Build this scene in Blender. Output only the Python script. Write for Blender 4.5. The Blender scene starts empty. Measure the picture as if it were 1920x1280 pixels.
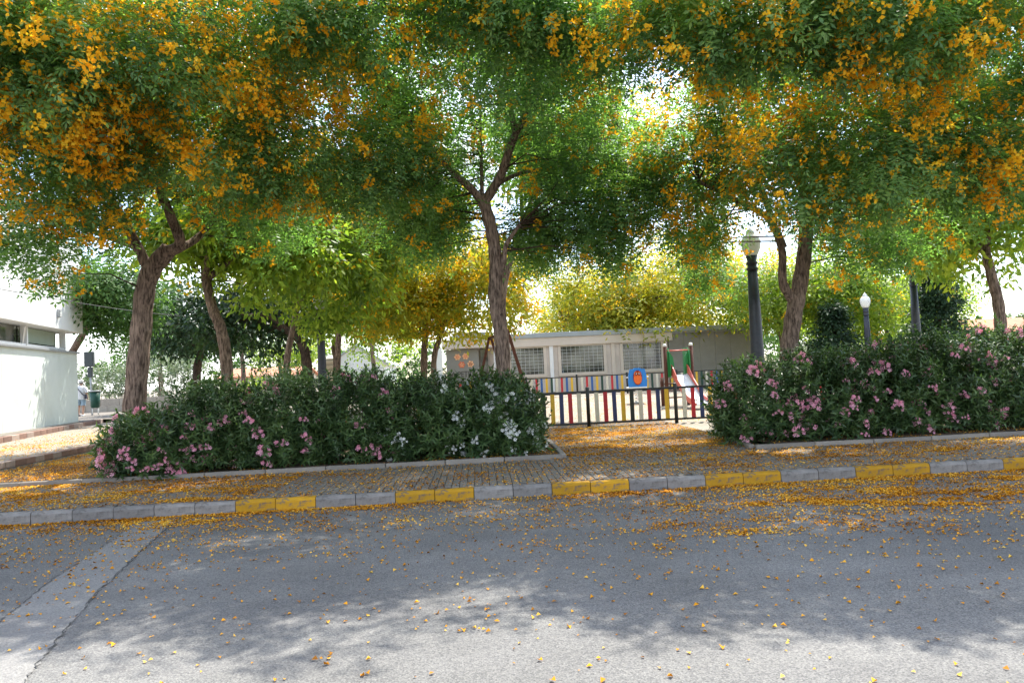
import bpy, math, random
import numpy as np
from mathutils import Vector, Matrix

random.seed(7)
rng = np.random.default_rng(11)
scene = bpy.context.scene
col = scene.collection
PI = math.pi
rad = math.radians

# ------------------------------------------------------------------ camera
CAM_YAW, CAM_PITCH, CAM_ROLL = -2.8, 2.47, -2.7
cam_data = bpy.data.cameras.new('camera')
cam_data.sensor_width = 36.0
cam_data.lens = 36.0 * 1390.0 / 1920.0
cam_data.clip_start = 0.05
cam_data.clip_end = 5000.0
cam = bpy.data.objects.new('camera', cam_data)
col.objects.link(cam)
CAM_ROT = Matrix.Rotation(rad(CAM_YAW), 3, 'Z') @ Matrix.Rotation(rad(90 + CAM_PITCH), 3, 'X') @ Matrix.Rotation(rad(CAM_ROLL), 3, 'Z')
CAM_LOC = Vector((0, 0, 1.6))
cam.matrix_world = Matrix.Translation(CAM_LOC) @ CAM_ROT.to_4x4()
scene.camera = cam

# ------------------------------------------------------------------ sky, sun, exposure
SUN_AZ, SUN_EL = 24.0, 58.0          # degrees right of +Y, above the horizon
SKY_STRENGTH, SUN_STRENGTH, EXPOSURE = 0.15, 3.5, 1.55
world = bpy.data.worlds.new('World')
scene.world = world
world.use_nodes = True
wn = world.node_tree
wn.nodes.clear()
w_out = wn.nodes.new('ShaderNodeOutputWorld')
w_bg = wn.nodes.new('ShaderNodeBackground')
w_bg.inputs['Strength'].default_value = SKY_STRENGTH
w_sky = wn.nodes.new('ShaderNodeTexSky')
w_sky.sky_type = 'NISHITA'
w_sky.sun_disc = False
w_sky.sun_elevation = rad(SUN_EL)
w_sky.sun_rotation = rad(SUN_AZ)
w_sky.air_density = 1.0
w_sky.dust_density = 1.2
w_sky.ozone_density = 1.2
w_tc = wn.nodes.new('ShaderNodeTexCoord')
w_map = wn.nodes.new('ShaderNodeMapping')
w_map.inputs['Scale'].default_value = (1.0, 1.0, 2.2)
w_no = wn.nodes.new('ShaderNodeTexNoise')
w_no.inputs['Scale'].default_value = 2.6
w_no.inputs['Detail'].default_value = 7.0
w_no.inputs['Roughness'].default_value = 0.58
w_ra = wn.nodes.new('ShaderNodeValToRGB')
w_ra.color_ramp.elements[0].position = 0.47
w_ra.color_ramp.elements[1].position = 0.66
w_mix = wn.nodes.new('ShaderNodeMix')
w_mix.data_type = 'RGBA'
w_mix.inputs[7].default_value = (8.0, 8.1, 8.3, 1)      # sunlit cloud, in the sky texture's own units
wn.links.new(w_tc.outputs['Generated'], w_map.inputs['Vector'])
wn.links.new(w_map.outputs['Vector'], w_no.inputs['Vector'])
wn.links.new(w_no.outputs['Fac'], w_ra.inputs['Fac'])
wn.links.new(w_ra.outputs['Color'], w_mix.inputs[0])
wn.links.new(w_sky.outputs['Color'], w_mix.inputs[6])
wn.links.new(w_mix.outputs[2], w_bg.inputs['Color'])
wn.links.new(w_bg.outputs['Background'], w_out.inputs['Surface'])

sun_dir = Vector((math.sin(rad(SUN_AZ)) * math.cos(rad(SUN_EL)), math.cos(rad(SUN_AZ)) * math.cos(rad(SUN_EL)), math.sin(rad(SUN_EL))))
sun_data = bpy.data.lights.new('sun', 'SUN')
sun_data.energy = SUN_STRENGTH
sun_data.angle = rad(0.55)
sun_data.color = (1.0, 0.955, 0.87)
sun = bpy.data.objects.new('sun', sun_data)
sun.rotation_euler = sun_dir.to_track_quat('Z', 'Y').to_euler()
sun.location = (10, 20, 30)
col.objects.link(sun)

vs = scene.view_settings
vs.view_transform = 'Standard'
vs.look = 'None'
vs.exposure = EXPOSURE
vs.gamma = 1.0
vs.use_curve_mapping = False
scene.render.engine = 'CYCLES'
scene.cycles.max_bounces = 6
scene.cycles.diffuse_bounces = 4
scene.cycles.transmission_bounces = 3
scene.cycles.transparent_max_bounces = 8
scene.cycles.use_denoising = True
scene.cycles.sample_clamp_indirect = 6.0


# ------------------------------------------------------------------ helpers
def at(px, py, Y):
    """world point on the plane y = Y that the photograph shows at pixel (px, py)"""
    d = CAM_ROT @ Vector(((px - 960) / 1390.0, -(py - 640) / 1390.0, -1.0))
    return CAM_LOC + d * (Y / d.y)


def gz(y):
    """height of the park floor: level with the pavement, then rising gently"""
    if y < 19: return 0.15
    if y < 36: return 0.15 + 0.27 * (y - 19) / 17
    return 0.42


def _hash(ix, iy, iz, seed):
    h = (ix * 374761393 + iy * 668265263 + iz * 2147483647 + seed * 974711) & 0xffffffff
    h = ((h ^ (h >> 13)) * 1274126177) & 0xffffffff
    return ((h ^ (h >> 16)) & 0xffff) / 65535.0


def vnoise(p, seed=0):
    """value noise, p is (n,3)"""
    p = np.asarray(p, float)
    i = np.floor(p).astype(np.int64)
    f = p - i
    f = f * f * (3 - 2 * f)
    out = 0
    for dx in (0, 1):
        for dy in (0, 1):
            for dz in (0, 1):
                w = (f[:, 0] if dx else 1 - f[:, 0]) * (f[:, 1] if dy else 1 - f[:, 1]) * (f[:, 2] if dz else 1 - f[:, 2])
                out = out + w * _hash(i[:, 0] + dx, i[:, 1] + dy, i[:, 2] + dz, seed)
    return out


def link(name, data, parent=None):
    o = bpy.data.objects.new(name, data)
    col.objects.link(o)
    if parent is not None: o.parent = parent
    return o


def tag(o, label=None, cat=None, group=None, kind=None):
    if label: o['label'] = label
    if cat: o['category'] = cat
    if group: o['group'] = group
    if kind: o['kind'] = kind
    return o


def empty(name, loc, rz=0.0):
    o = link(name, None)
    o.location = loc
    o.rotation_euler = (0, 0, rz)
    o.empty_display_size = 0.2
    return o


def np_mesh(name, verts, nper, mat, smooth=False):
    """mesh of separate n-gons: verts (faces*nper, 3)"""
    verts = np.ascontiguousarray(verts, dtype=np.float32).reshape(-1, 3)
    nv = len(verts)
    nf = nv // nper
    me = bpy.data.meshes.new(name)
    me.vertices.add(nv)
    me.vertices.foreach_set('co', verts.ravel())
    me.loops.add(nv)
    me.loops.foreach_set('vertex_index', np.arange(nv, dtype=np.int32))
    me.polygons.add(nf)
    me.polygons.foreach_set('loop_start', np.arange(0, nv, nper, dtype=np.int32))
    me.update(calc_edges=True)
    me.materials.append(mat)
    return me


class MB:
    """collects shapes that become ONE mesh object"""
    def __init__(self): self.v, self.f, self.s = [], [], []

    def add(self, vs_, fs_, smooth=False):
        b = len(self.v)
        self.v += [tuple(p) for p in vs_]
        for f in fs_:
            self.f.append(tuple(i + b for i in f)); self.s.append(smooth)
        return self

    def box(self, c, s, rz=0.0, bev=0.0, M=None):
        hx, hy, hz = s[0] / 2, s[1] / 2, s[2] / 2
        if bev <= 0:
            pts = [(x * hx, y * hy, z * hz) for z in (-1, 1) for y in (-1, 1) for x in (-1, 1)]
            fs = [(0, 2, 3, 1), (4, 5, 7, 6), (0, 1, 5, 4), (2, 6, 7, 3), (0, 4, 6, 2), (1, 3, 7, 5)]
        else:
            bev = min(bev, hx * .45, hy * .45, hz * .45)
            pts, fs = [], []
            prof = [(hx - bev, hy - bev, -hz), (hx, hy, -hz + bev), (hx, hy, hz - bev), (hx - bev, hy - bev, hz)]
            for (a, b_, z) in prof:
                q = bev if a == hx else 0
                ring = [(a, -b_ + q), (a, b_ - q), (a - q, b_), (-a + q, b_), (-a, b_ - q), (-a, -b_ + q), (-a + q, -b_), (a - q, -b_)] if q else \
                       [(a, -b_), (a, b_), (a, b_), (-a, b_), (-a, b_), (-a, -b_), (-a, -b_), (a, -b_)]
                pts += [(x, y, z) for x, y in ring]
            for k in range(3):
                for j in range(8):
                    fs.append((k * 8 + j, k * 8 + (j + 1) % 8, k * 8 + 8 + (j + 1) % 8, k * 8 + 8 + j))
            fs.append(tuple(reversed(range(8)))); fs.append(tuple(range(24, 32)))
        R = Matrix.Rotation(rz, 3, 'Z') if M is None else M
        c = Vector(c)
        return self.add([R @ Vector(p) + c for p in pts], fs)

    def bar(self, a, b, w, h, up=(0, 0, 1)):
        a, b = Vector(a), Vector(b)
        d = b - a
        x = d.normalized()
        u = Vector(up)
        if abs(x.dot(u)) > 0.98: u = Vector((1, 0, 0))
        y = u.cross(x).normalized()
        z = x.cross(y)
        return self.box((a + b) / 2, (d.length, w, h), M=Matrix((x, y, z)).transposed())

    def tube(self, pts, radii, n=10, cap=True, wob=0.0, seed=0, smooth=True):
        pts = [Vector(p) for p in pts]
        if not isinstance(radii, (list, tuple)): radii = [radii] * len(pts)
        m = len(pts)
        T = []
        for i in range(m):
            t = pts[min(i + 1, m - 1)] - pts[max(i - 1, 0)]
            T.append(t.normalized())
        ref = Vector((0, 1, 0)) if abs(T[0].y) < 0.9 else Vector((1, 0, 0))
        u = (ref - T[0] * ref.dot(T[0])).normalized()
        vsx, fs = [], []
        rr = random.Random(seed)
        ph = [rr.uniform(0, 6.28) for _ in range(4)]
        for i in range(m):
            u = (u - T[i] * u.dot(T[i])).normalized()
            w = T[i].cross(u)
            for k in range(n):
                a = 2 * PI * k / n
                r = radii[i]
                if wob:
                    r *= 1 + wob * (math.sin(3 * a + ph[0] + i * .23) * .6 + math.sin(5 * a + ph[1] - i * .4) * .4 + rr.uniform(-.5, .5))
                vsx.append(pts[i] + u * (math.cos(a) * r) + w * (math.sin(a) * r))
        for i in range(m - 1):
            for k in range(n):
                k2 = (k + 1) % n
                fs.append((i * n + k, i * n + k2, (i + 1) * n + k2, (i + 1) * n + k))
        if cap:
            fs.append(tuple(reversed(range(n)))); fs.append(tuple(range((m - 1) * n, m * n)))
        return self.add(vsx, fs, smooth)

    def lathe(self, prof, c=(0, 0, 0), n=24, smooth=True, flute=0.0):
        c = Vector(c)
        vsx, fs = [], []
        for (r, z) in prof:
            for k in range(n):
                a = 2 * PI * k / n
                r2 = r * (1 - flute * (k % 2))
                vsx.append(c + Vector((math.cos(a) * r2, math.sin(a) * r2, z)))
        m = len(prof)
        for i in range(m - 1):
            for k in range(n):
                k2 = (k + 1) % n
                fs.append((i * n + k, i * n + k2, (i + 1) * n + k2, (i + 1) * n + k))
        fs.append(tuple(reversed(range(n)))); fs.append(tuple(range((m - 1) * n, m * n)))
        return self.add(vsx, fs, smooth)

    def prism(self, outline, a, b, plane='XZ'):
        """outline extruded from a to b along the third axis"""
        n = len(outline)
        if plane == 'XZ': P = lambda q, t: (q[0], t, q[1])
        elif plane == 'XY': P = lambda q, t: (q[0], q[1], t)
        else: P = lambda q, t: (t, q[0], q[1])
        pts = [P(q, a) for q in outline] + [P(q, b) for q in outline]
        fs = [tuple(reversed(range(n))), tuple(range(n, 2 * n))]
        fs += [(k, (k + 1) % n, n + (k + 1) % n, n + k) for k in range(n)]
        return self.add(pts, fs)

    def mesh(self, name, mat):
        me = bpy.data.meshes.new(name)
        me.from_pydata(self.v, [], self.f)
        me.polygons.foreach_set('use_smooth', self.s)
        me.materials.append(mat)
        me.update()
        return me

    def build(self, name, mat, parent=None):
        return link(name, self.mesh(name, mat), parent)


# ------------------------------------------------------------------ materials
def new_mat(name):
    m = bpy.data.materials.new(name)
    m.use_nodes = True
    nt = m.node_tree
    return m, nt, nt.nodes['Principled BSDF'], nt.nodes['Material Output']


def noise_node(nt, scale, detail=4.0, rough=0.55, vec=None, coord='Object', sc=None):
    n = nt.nodes.new('ShaderNodeTexNoise')
    n.inputs['Scale'].default_value = scale
    n.inputs['Detail'].default_value = detail
    n.inputs['Roughness'].default_value = rough
    tc = nt.nodes.new('ShaderNodeTexCoord')
    if sc:
        mp = nt.nodes.new('ShaderNodeMapping')
        mp.inputs['Scale'].default_value = sc
        nt.links.new(tc.outputs[coord], mp.inputs['Vector'])
        nt.links.new(mp.outputs['Vector'], n.inputs['Vector'])
    else:
        nt.links.new(tc.outputs[coord], n.inputs['Vector'])
    return n


def ramp(nt, fac, stops):
    r = nt.nodes.new('ShaderNodeValToRGB')
    e = r.color_ramp.elements
    while len(e) < len(stops): e.new(0.5)
    for el, (p, c) in zip(e, stops):
        el.position = p
        el.color = (c[0], c[1], c[2], 1)
    nt.links.new(fac, r.inputs['Fac'])
    return r


def mixc(nt, fac, a, b, mode='MIX'):
    m = nt.nodes.new('ShaderNodeMix')
    m.data_type = 'RGBA'
    m.blend_type = mode
    for sock, v in ((0, fac), (6, a), (7, b)):
        if isinstance(v, (int, float)): m.inputs[sock].default_value = v
        elif isinstance(v, tuple): m.inputs[sock].default_value = (v[0], v[1], v[2], 1)
        else: nt.links.new(v, m.inputs[sock])
    return m.outputs[2]


def bump(nt, bsdf, h, strength, dist):
    b = nt.nodes.new('ShaderNodeBump')
    b.inputs['Strength'].default_value = strength
    b.inputs['Distance'].default_value = dist
    nt.links.new(h, b.inputs['Height'])
    nt.links.new(b.outputs['Normal'], bsdf.inputs['Normal'])


def mat_plain(name, c, rough=0.6, var=0.12, scale=6.0, spec=0.4, metal=0.0, bumps=0.0, dirt=None):
    m, nt, b, o = new_mat(name)
    n = noise_node(nt, scale, 5, .6)
    c2 = tuple(x * (1 - var) for x in c)
    c1 = tuple(min(1, x * (1 + var)) for x in c)
    cc = ramp(nt, n.outputs['Fac'], [(.3, c2), (.7, c1)]).outputs['Color']
    if dirt:
        n2 = noise_node(nt, scale * .35, 8, .7)
        f = ramp(nt, n2.outputs['Fac'], [(.48, (0, 0, 0)), (.75, (1, 1, 1))]).outputs['Color']
        cc = mixc(nt, f, cc, dirt)
    nt.links.new(cc, b.inputs['Base Color'])
    b.inputs['Roughness'].default_value = rough
    b.inputs['Specular IOR Level'].default_value = spec
    b.inputs['Metallic'].default_value = metal
    if bumps: bump(nt, b, noise_node(nt, scale * 8, 4).outputs['Fac'], bumps, .01)
    return m


def mat_leaf(name, dark, mid, light, trans=0.35, tcol=None, nscale=0.9, rough=0.5, spec=.35):
    """leaf: colour varies leaf by leaf and branch by branch; light passes through"""
    m, nt, b, o = new_mat(name)
    g = nt.nodes.new('ShaderNodeNewGeometry')
    n = noise_node(nt, nscale, 2)
    ad = nt.nodes.new('ShaderNodeMath'); ad.operation = 'MULTIPLY_ADD'
    nt.links.new(g.outputs['Random Per Island'], ad.inputs[0])
    ad.inputs[1].default_value = 0.5
    sb = nt.nodes.new('ShaderNodeMath'); sb.operation = 'MULTIPLY_ADD'
    nt.links.new(n.outputs['Fac'], sb.inputs[0])
    sb.inputs[1].default_value = 1.3
    sb.inputs[2].default_value = -0.4
    nt.links.new(sb.outputs[0], ad.inputs[2])
    r = ramp(nt, ad.outputs[0], [(.15, dark), (.5, mid), (.9, light)])
    nt.links.new(r.outputs['Color'], b.inputs['Base Color'])
    b.inputs['Roughness'].default_value = rough
    b.inputs['Specular IOR Level'].default_value = spec
    t = nt.nodes.new('ShaderNodeBsdfTranslucent')
    tc = mixc(nt, 1.0, r.outputs['Color'], tcol or (1.5, 1.5, .7), 'MULTIPLY')
    nt.links.new(tc, t.inputs['Color'])
    mx = nt.nodes.new('ShaderNodeMixShader')
    mx.inputs[0].default_value = trans
    nt.links.new(b.outputs[0], mx.inputs[1])
    nt.links.new(t.outputs[0], mx.inputs[2])
    nt.links.new(mx.outputs[0], o.inputs['Surface'])
    return m


def mat_asphalt(name, base, contrast=1.0, big=0.26):
    m, nt, b, o = new_mat(name)
    fine = noise_node(nt, 95, 3, .7)
    vor = nt.nodes.new('ShaderNodeTexVoronoi')
    vor.inputs['Scale'].default_value = 75
    tc = nt.nodes.new('ShaderNodeTexCoord')
    nt.links.new(tc.outputs['Object'], vor.inputs['Vector'])
    c = ramp(nt, fine.outputs['Fac'], [(.30, tuple(x * (1 - .55 * contrast) for x in base)), (.5, base), (.68, tuple(x * (1 + .38 * contrast) for x in base))]).outputs['Color']
    pebble = nt.nodes.new('ShaderNodeSeparateColor')
    nt.links.new(vor.outputs['Color'], pebble.inputs[0])
    pr = ramp(nt, pebble.outputs[0], [(.0, (.62, .62, .64)), (.5, (1, 1, 1)), (1, (1.32, 1.31, 1.27))])
    c = mixc(nt, .7 * contrast, c, pr.outputs['Color'], 'MULTIPLY')
    lg = noise_node(nt, .55, 6, .62)
    lr = ramp(nt, lg.outputs['Fac'], [(.3, (1 - big,) * 3), (.7, (1 + big * .6,) * 3)])
    c = mixc(nt, 1.0, c, lr.outputs['Color'], 'MULTIPLY')
    # tyre-worn bands along the lane and dried drips
    st = noise_node(nt, 1.0, 5, .6, sc=(.12, 1.6, 1))
    sr = ramp(nt, st.outputs['Fac'], [(.35, (.9, .9, .91)), (.62, (1.05, 1.05, 1.04))])
    c = mixc(nt, 1.0, c, sr.outputs['Color'], 'MULTIPLY')
    nt.links.new(c, b.inputs['Base Color'])
    b.inputs['Roughness'].default_value = .88
    b.inputs['Specular IOR Level'].default_value = .25
    bump(nt, b, vor.outputs['Distance'], .55, .006)
    return m


def mat_concrete(name, c, scale=9, dirt=(.13, .12, .11), dirtpos=.55, var=.2, wear=None):
    m, nt, b, o = new_mat(name)
    oi = nt.nodes.new('ShaderNodeObjectInfo')
    n = noise_node(nt, scale, 8, .68)
    cc = ramp(nt, n.outputs['Fac'], [(.28, tuple(x * (1 - var) for x in c)), (.72, tuple(x * (1 + var) for x in c))]).outputs['Color']
    n2 = noise_node(nt, scale * .45, 9, .75, sc=(1, 1, .5))
    f = ramp(nt, n2.outputs['Fac'], [(dirtpos, (0, 0, 0)), (dirtpos + .22, (.75, .75, .75))]).outputs['Color']
    cc = mixc(nt, f, cc, dirt)
    if wear:
        n4 = noise_node(nt, 8, 9, .72, sc=(.7, 1, 1.6))
        f4 = ramp(nt, n4.outputs['Fac'], [(.50, (0, 0, 0)), (.57, (.9, .9, .9))]).outputs['Color']
        cc = mixc(nt, f4, cc, wear)
    orr = ramp(nt, oi.outputs['Random'], [(0, (.82, .82, .82)), (1, (1.1, 1.09, 1.07))])
    cc = mixc(nt, 1.0, cc, orr.outputs['Color'], 'MULTIPLY')
    nt.links.new(cc, b.inputs['Base Color'])
    b.inputs['Roughness'].default_value = .85
    b.inputs['Specular IOR Level'].default_value = .25
    bump(nt, b, noise_node(nt, scale * 7, 4).outputs['Fac'], .35, .008)
    return m


def mat_bark(name, dark, light, scale=1.0):
    m, nt, b, o = new_mat(name)
    n = noise_node(nt, 9 * scale, 7, .66, sc=(3.2, 3.2, .55))
    n3 = noise_node(nt, 2.2 * scale, 5, .6)
    c = ramp(nt, n.outputs['Fac'], [(.36, dark), (.49, tuple((a + c_) / 2 for a, c_ in zip(dark, light))), (.61, light)]).outputs['Color']
    v = ramp(nt, n3.outputs['Fac'], [(.3, (.75, .72, .7)), (.7, (1.18, 1.15, 1.1))])
    c = mixc(nt, 1.0, c, v.outputs['Color'], 'MULTIPLY')
    nt.links.new(c, b.inputs['Base Color'])
    b.inputs['Roughness'].default_value = .9
    b.inputs['Specular IOR Level'].default_value = .15
    bump(nt, b, n.outputs['Fac'], .95, .035)
    return m


M = {}
M['asphalt'] = mat_asphalt('asphalt', (.168, .164, .157))
M['asphalt_patch'] = mat_asphalt('asphalt_patch', (.222, .215, .205), .55, .12)
M['tar'] = mat_plain('tar_joint', (.07, .068, .065), .9, .4, 30)
M['kerb_grey'] = mat_concrete('kerb_grey', (.245, .228, .215), 5, (.13, .12, .112), .48, .28, (.15, .14, .13))
M['kerb_yellow'] = mat_concrete('kerb_yellow', (.48, .255, .016), 5, (.20, .12, .03), .52, .16, (.15, .125, .10))
M['paver'] = mat_concrete('paver', (.20, .178, .152), 7, (.12, .10, .085), .58)
M['joint'] = mat_plain('paver_joint', (.10, .085, .065), .95, .4, 20)
M['edging'] = mat_concrete('edging', (.26, .23, .20), 6, (.2, .17, .14), .56)
M['soil'] = mat_plain('soil', (.13, .085, .05), .95, .5, 7, bumps=.8)
M['gravel'] = mat_asphalt('sandy_gravel', (.30, .26, .21), .7, .2)
M['terrace'] = mat_concrete('terrace_paving', (.25, .22, .185), 5, (.28, .23, .17), .55)
M['brick'] = mat_concrete('coping_brick', (.24, .15, .12), 9, (.14, .09, .08), .55)
M['brick_pale'] = mat_concrete('pale_coping_brick', (.36, .28, .24), 9, (.2, .15, .13), .6)
M['block'] = mat_concrete('wall_block', (.38, .35, .31), 7, (.2, .18, .16), .55)
M['bark'] = mat_bark('bark', (.048, .033, .027), (.32, .235, .19))
M['bark_dark'] = mat_bark('bark_dark', (.03, .022, .018), (.12, .085, .065), 1.3)
M['leaf_front'] = mat_leaf('leaf_front', (.064, .136, .060), (.135, .260, .102), (.24, .37, .125), .52, (1.6, 1.7, .6))
M['leaf_back'] = mat_leaf('leaf_back', (.085, .155, .034), (.185, .28, .05), (.34, .40, .07), .56, (1.7, 1.7, .65))
M['leaf_yellow'] = mat_leaf('leaf_yellow', (.16, .23, .04), (.32, .35, .05), (.52, .46, .06), .58, (1.5, 1.4, .6))
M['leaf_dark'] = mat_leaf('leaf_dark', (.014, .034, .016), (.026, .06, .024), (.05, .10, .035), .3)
M['leaf_green'] = mat_leaf('leaf_green', (.035, .085, .028), (.075, .16, .045), (.13, .23, .07), .4)
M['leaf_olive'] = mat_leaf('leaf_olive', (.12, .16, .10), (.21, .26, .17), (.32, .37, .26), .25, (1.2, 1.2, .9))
M['leaf_oleander'] = mat_leaf('leaf_oleander', (.032, .066, .024), (.068, .122, .042), (.13, .20, .062), .27, (1.4, 1.6, .6), 2.2, .42, .42)
M['blossom'] = mat_leaf('orange_blossom', (.90, .40, .014), (.96, .54, .026), (.98, .68, .06), .5, (1.15, 1.05, .6), 1.4, .6, .15)
M['petal_fall'] = mat_leaf('fallen_petal', (.33, .13, .02), (.80, .34, .014), (.97, .62, .10), .15, (1.1, 1.0, .7), .8, .7, .1)
M['pink'] = mat_leaf('pink_oleander', (.70, .20, .32), (.86, .38, .50), (.95, .64, .72), .3, (1.1, .9, .95), 2.0, .6, .15)
M['white_flower'] = mat_leaf('white_oleander', (.74, .74, .68), (.84, .84, .80), (.92, .92, .9), .3, (1, 1, .95), 2.0, .6, .15)
M['render_white'] = mat_plain('white_render', (.78, .79, .76), .8, .04, 1.2, .2)
M['render_lower'] = mat_plain('pale_green_panel', (.66, .72, .67), .65, .04, .8, .25, dirt=(.55, .6, .54))
M['white_paint'] = mat_plain('white_paint', (.78, .78, .76), .45, .04, 4)
M['blind'] = mat_plain('roller_blind', (.36, .42, .33), .7, .06, 3)
M['grey_metal'] = mat_plain('grey_metal', (.35, .36, .37), .45, .1, 5, .5, .4)
M['lamp_paint'] = mat_plain('navy_black_paint', (.020, .024, .038), .42, .25, 9, .5, dirt=(.05, .05, .06))
M['lamp_paint_far'] = M['lamp_paint']
M['fence_black'] = mat_plain('black_fence_paint', (.012, .014, .013), .4, .3, 12, .5)
M['cream'] = mat_plain('cream_board', (.62, .58, .47), .55, .08, 10, .35, dirt=(.48, .44, .35))
M['red'] = mat_plain('red_board', (.46, .022, .03), .5, .1, 10, .4)
M['navy'] = mat_plain('navy_board', (.03, .042, .12), .5, .12, 10, .4)
M['blue'] = mat_plain('blue_board', (.03, .10, .30), .5, .12, 10, .4)
M['yellow'] = mat_plain('yellow_board', (.66, .40, .03), .5, .08, 10, .4)
M['green'] = mat_plain('dark_green_board', (.014, .05, .035), .5, .2, 10, .4)
M['board_black'] = mat_plain('black_board', (.018, .026, .02), .5, .2, 10, .4)
M['wood_brown'] = mat_plain('brown_wood', (.10, .035, .022), .65, .3, 9, .3)
M['play_green'] = mat_plain('green_panel', (.02, .21, .055), .4, .08, 6, .4)
M['play_red'] = mat_plain('faded_red_plastic', (.62, .13, .10), .4, .08, 6, .4)
M['chute'] = mat_plain('chute_steel', (.62, .68, .74), .3, .05, 5, .5)
M['play_blue'] = mat_plain('bright_blue_panel', (.03, .22, .66), .4, .06, 6, .4)
M['play_orange'] = mat_plain('orange_panel', (.82, .16, .03), .4, .06, 6, .4)
M['dark_red'] = mat_plain('dark_red', (.22, .02, .02), .4, .06, 6, .4)
M['kiosk'] = mat_plain('kiosk_panel', (.56, .49, .42), .7, .06, 2.0, .25, dirt=(.46, .40, .34))
M['kiosk_band'] = mat_plain('kiosk_fascia', (.60, .52, .43), .7, .05, 2.0, .25)
M['kiosk_roof'] = mat_plain('kiosk_roof_edge', (.33, .36, .36), .6, .08, 2.0, .3)
M['kiosk_grey'] = mat_plain('kiosk_grey_panel', (.28, .265, .24), .7, .1, 1.5, .25, dirt=(.22, .21, .2))
M['kiosk_door'] = mat_plain('kiosk_door_panel', (.24, .23, .20), .7, .08, 2, .25)
M['letter'] = mat_plain('sign_letter', (.06, .055, .05), .6, .1, 8)
M['peach'] = mat_plain('peach_flower_sign', (.75, .42, .22), .6, .15, 9)
M['coral'] = mat_plain('coral_flower_sign', (.62, .16, .08), .6, .15, 9)
M['roof_tile'] = mat_plain('terracotta', (.42, .17, .09), .8, .2, 3)
M['house_white'] = mat_plain('house_white', (.74, .74, .74), .8, .04, 1.0, .2)
M['house_cream'] = mat_plain('house_cream', (.52, .46, .36), .8, .05, 1.0, .2)
M['bin_green'] = mat_plain('bin_green', (.008, .06, .04), .45, .15, 8, .4)
M['box_grey'] = mat_plain('box_dark_grey', (.055, .065, .065), .5, .15, 8, .4)
M['wall_stone'] = mat_concrete('low_wall_stone', (.36, .32, .27), 5)
M['rust'] = mat_plain('rusty_cover', (.16, .10, .065), .8, .3, 14, .3)
M['skin'] = mat_plain('skin', (.50, .30, .21), .6, .05, 9, .3)
M['hair'] = mat_plain('grey_hair', (.20, .19, .18), .8, .2, 30, .2)
M['shirt'] = mat_plain('white_shirt', (.74, .75, .76), .85, .05, 12, .1)
M['shorts'] = mat_plain('blue_shorts', (.32, .43, .52), .85, .08, 12, .1)
M['cap'] = mat_plain('white_cap', (.74, .73, .70), .85, .05, 12, .1)
M['strap'] = mat_plain('dark_strap', (.05, .05, .07), .7, .1, 12, .2)
M['cable'] = mat_plain('black_cable', (.03, .03, .03), .6, .1, 5)

_m, _nt, _b, _o = new_mat('globe_glass')
_b.inputs['Base Color'].default_value = (.88, .88, .86, 1)
_b.inputs['Roughness'].default_value = .25
_t = _nt.nodes.new('ShaderNodeBsdfTranslucent'); _t.inputs['Color'].default_value = (.85, .87, .83, 1)
_x = _nt.nodes.new('ShaderNodeMixShader'); _x.inputs[0].default_value = .3
_nt.links.new(_b.outputs[0], _x.inputs[1]); _nt.links.new(_t.outputs[0], _x.inputs[2]); _nt.links.new(_x.outputs[0], _o.inputs['Surface'])
M['globe'] = _m
_m, _nt, _b, _o = new_mat('window_glass')
_n = noise_node(_nt, 1.1, 3)
_r = ramp(_nt, _n.outputs['Fac'], [(.4, (.035, .034, .032)), (.6, (.13, .135, .11))])
_nt.links.new(_r.outputs['Color'], _b.inputs['Base Color'])
_b.inputs['Roughness'].default_value = .06
_b.inputs['Specular IOR Level'].default_value = .9
M['glass'] = _m

# ------------------------------------------------------------------ ground, road, pavement
KERB_Y = 9.65


def sheet(name, x0, x1, y0, y1, z, mat, nx=1, ny=1, zf=None):
    mb = MB()
    xs = [x0 + (x1 - x0) * i / nx for i in range(nx + 1)]
    ys = [y0 + (y1 - y0) * j / ny for j in range(ny + 1)]
    pts = [(x, y, (zf(y) + z if zf else z)) for y in ys for x in xs]
    fs = [(j * (nx + 1) + i, j * (nx + 1) + i + 1, (j + 1) * (nx + 1) + i + 1, (j + 1) * (nx + 1) + i) for j in range(ny) for i in range(nx)]
    mb.add(pts, fs)
    return tag(mb.build(name, mat), kind='structure')


sheet('ground', -2500, 2500, -2500, 2500, -.06, M['gravel'])
sheet('road', -80, 80, -14, KERB_Y + .02, 0.0, M['asphalt'])
sheet('playground_ground', -60, 60, 12.6, 90, -.004, M['gravel'], 1, 80, gz)
sheet('pavement_bed', -80, 80, KERB_Y + .1, 12.62, .138, M['joint'])
sheet('plaza_bed', 1.3, 4.9, 12.6, 20.4, .001, M['joint'], 1, 16, gz)

# trench repair strip across the road, with ragged tar joints
patch = [(-4.35, 9.6), (-4.10, 8.68), (-3.99, 8.12), (-3.75, 6.6), (-3.49, 5.56), (-3.0, 3.0), (-2.3, 0.0), (-1.45, 0.0), (-2.45, 4.0), (-2.66, 4.51), (-3.10, 6.08), (-3.42, 7.57), (-3.62, 8.6), (-3.8, 9.6)]
rp_ = random.Random(15)
ragged = []
for (a, b) in zip(patch, patch[1:] + patch[:1]):
    m_ = max(1, int(math.dist(a, b) / .07))
    for k in range(m_):
        ragged.append((a[0] + (b[0] - a[0]) * k / m_ + rp_.uniform(-.016, .016), a[1] + (b[1] - a[1]) * k / m_ + rp_.uniform(-.01, .01)))
mb = MB(); mb.add([(x, y, .004) for x, y in ragged], [tuple(reversed(range(len(ragged))))])
tag(mb.build('road_repair_strip', M['asphalt_patch']), kind='structure')
rj = random.Random(5)
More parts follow.
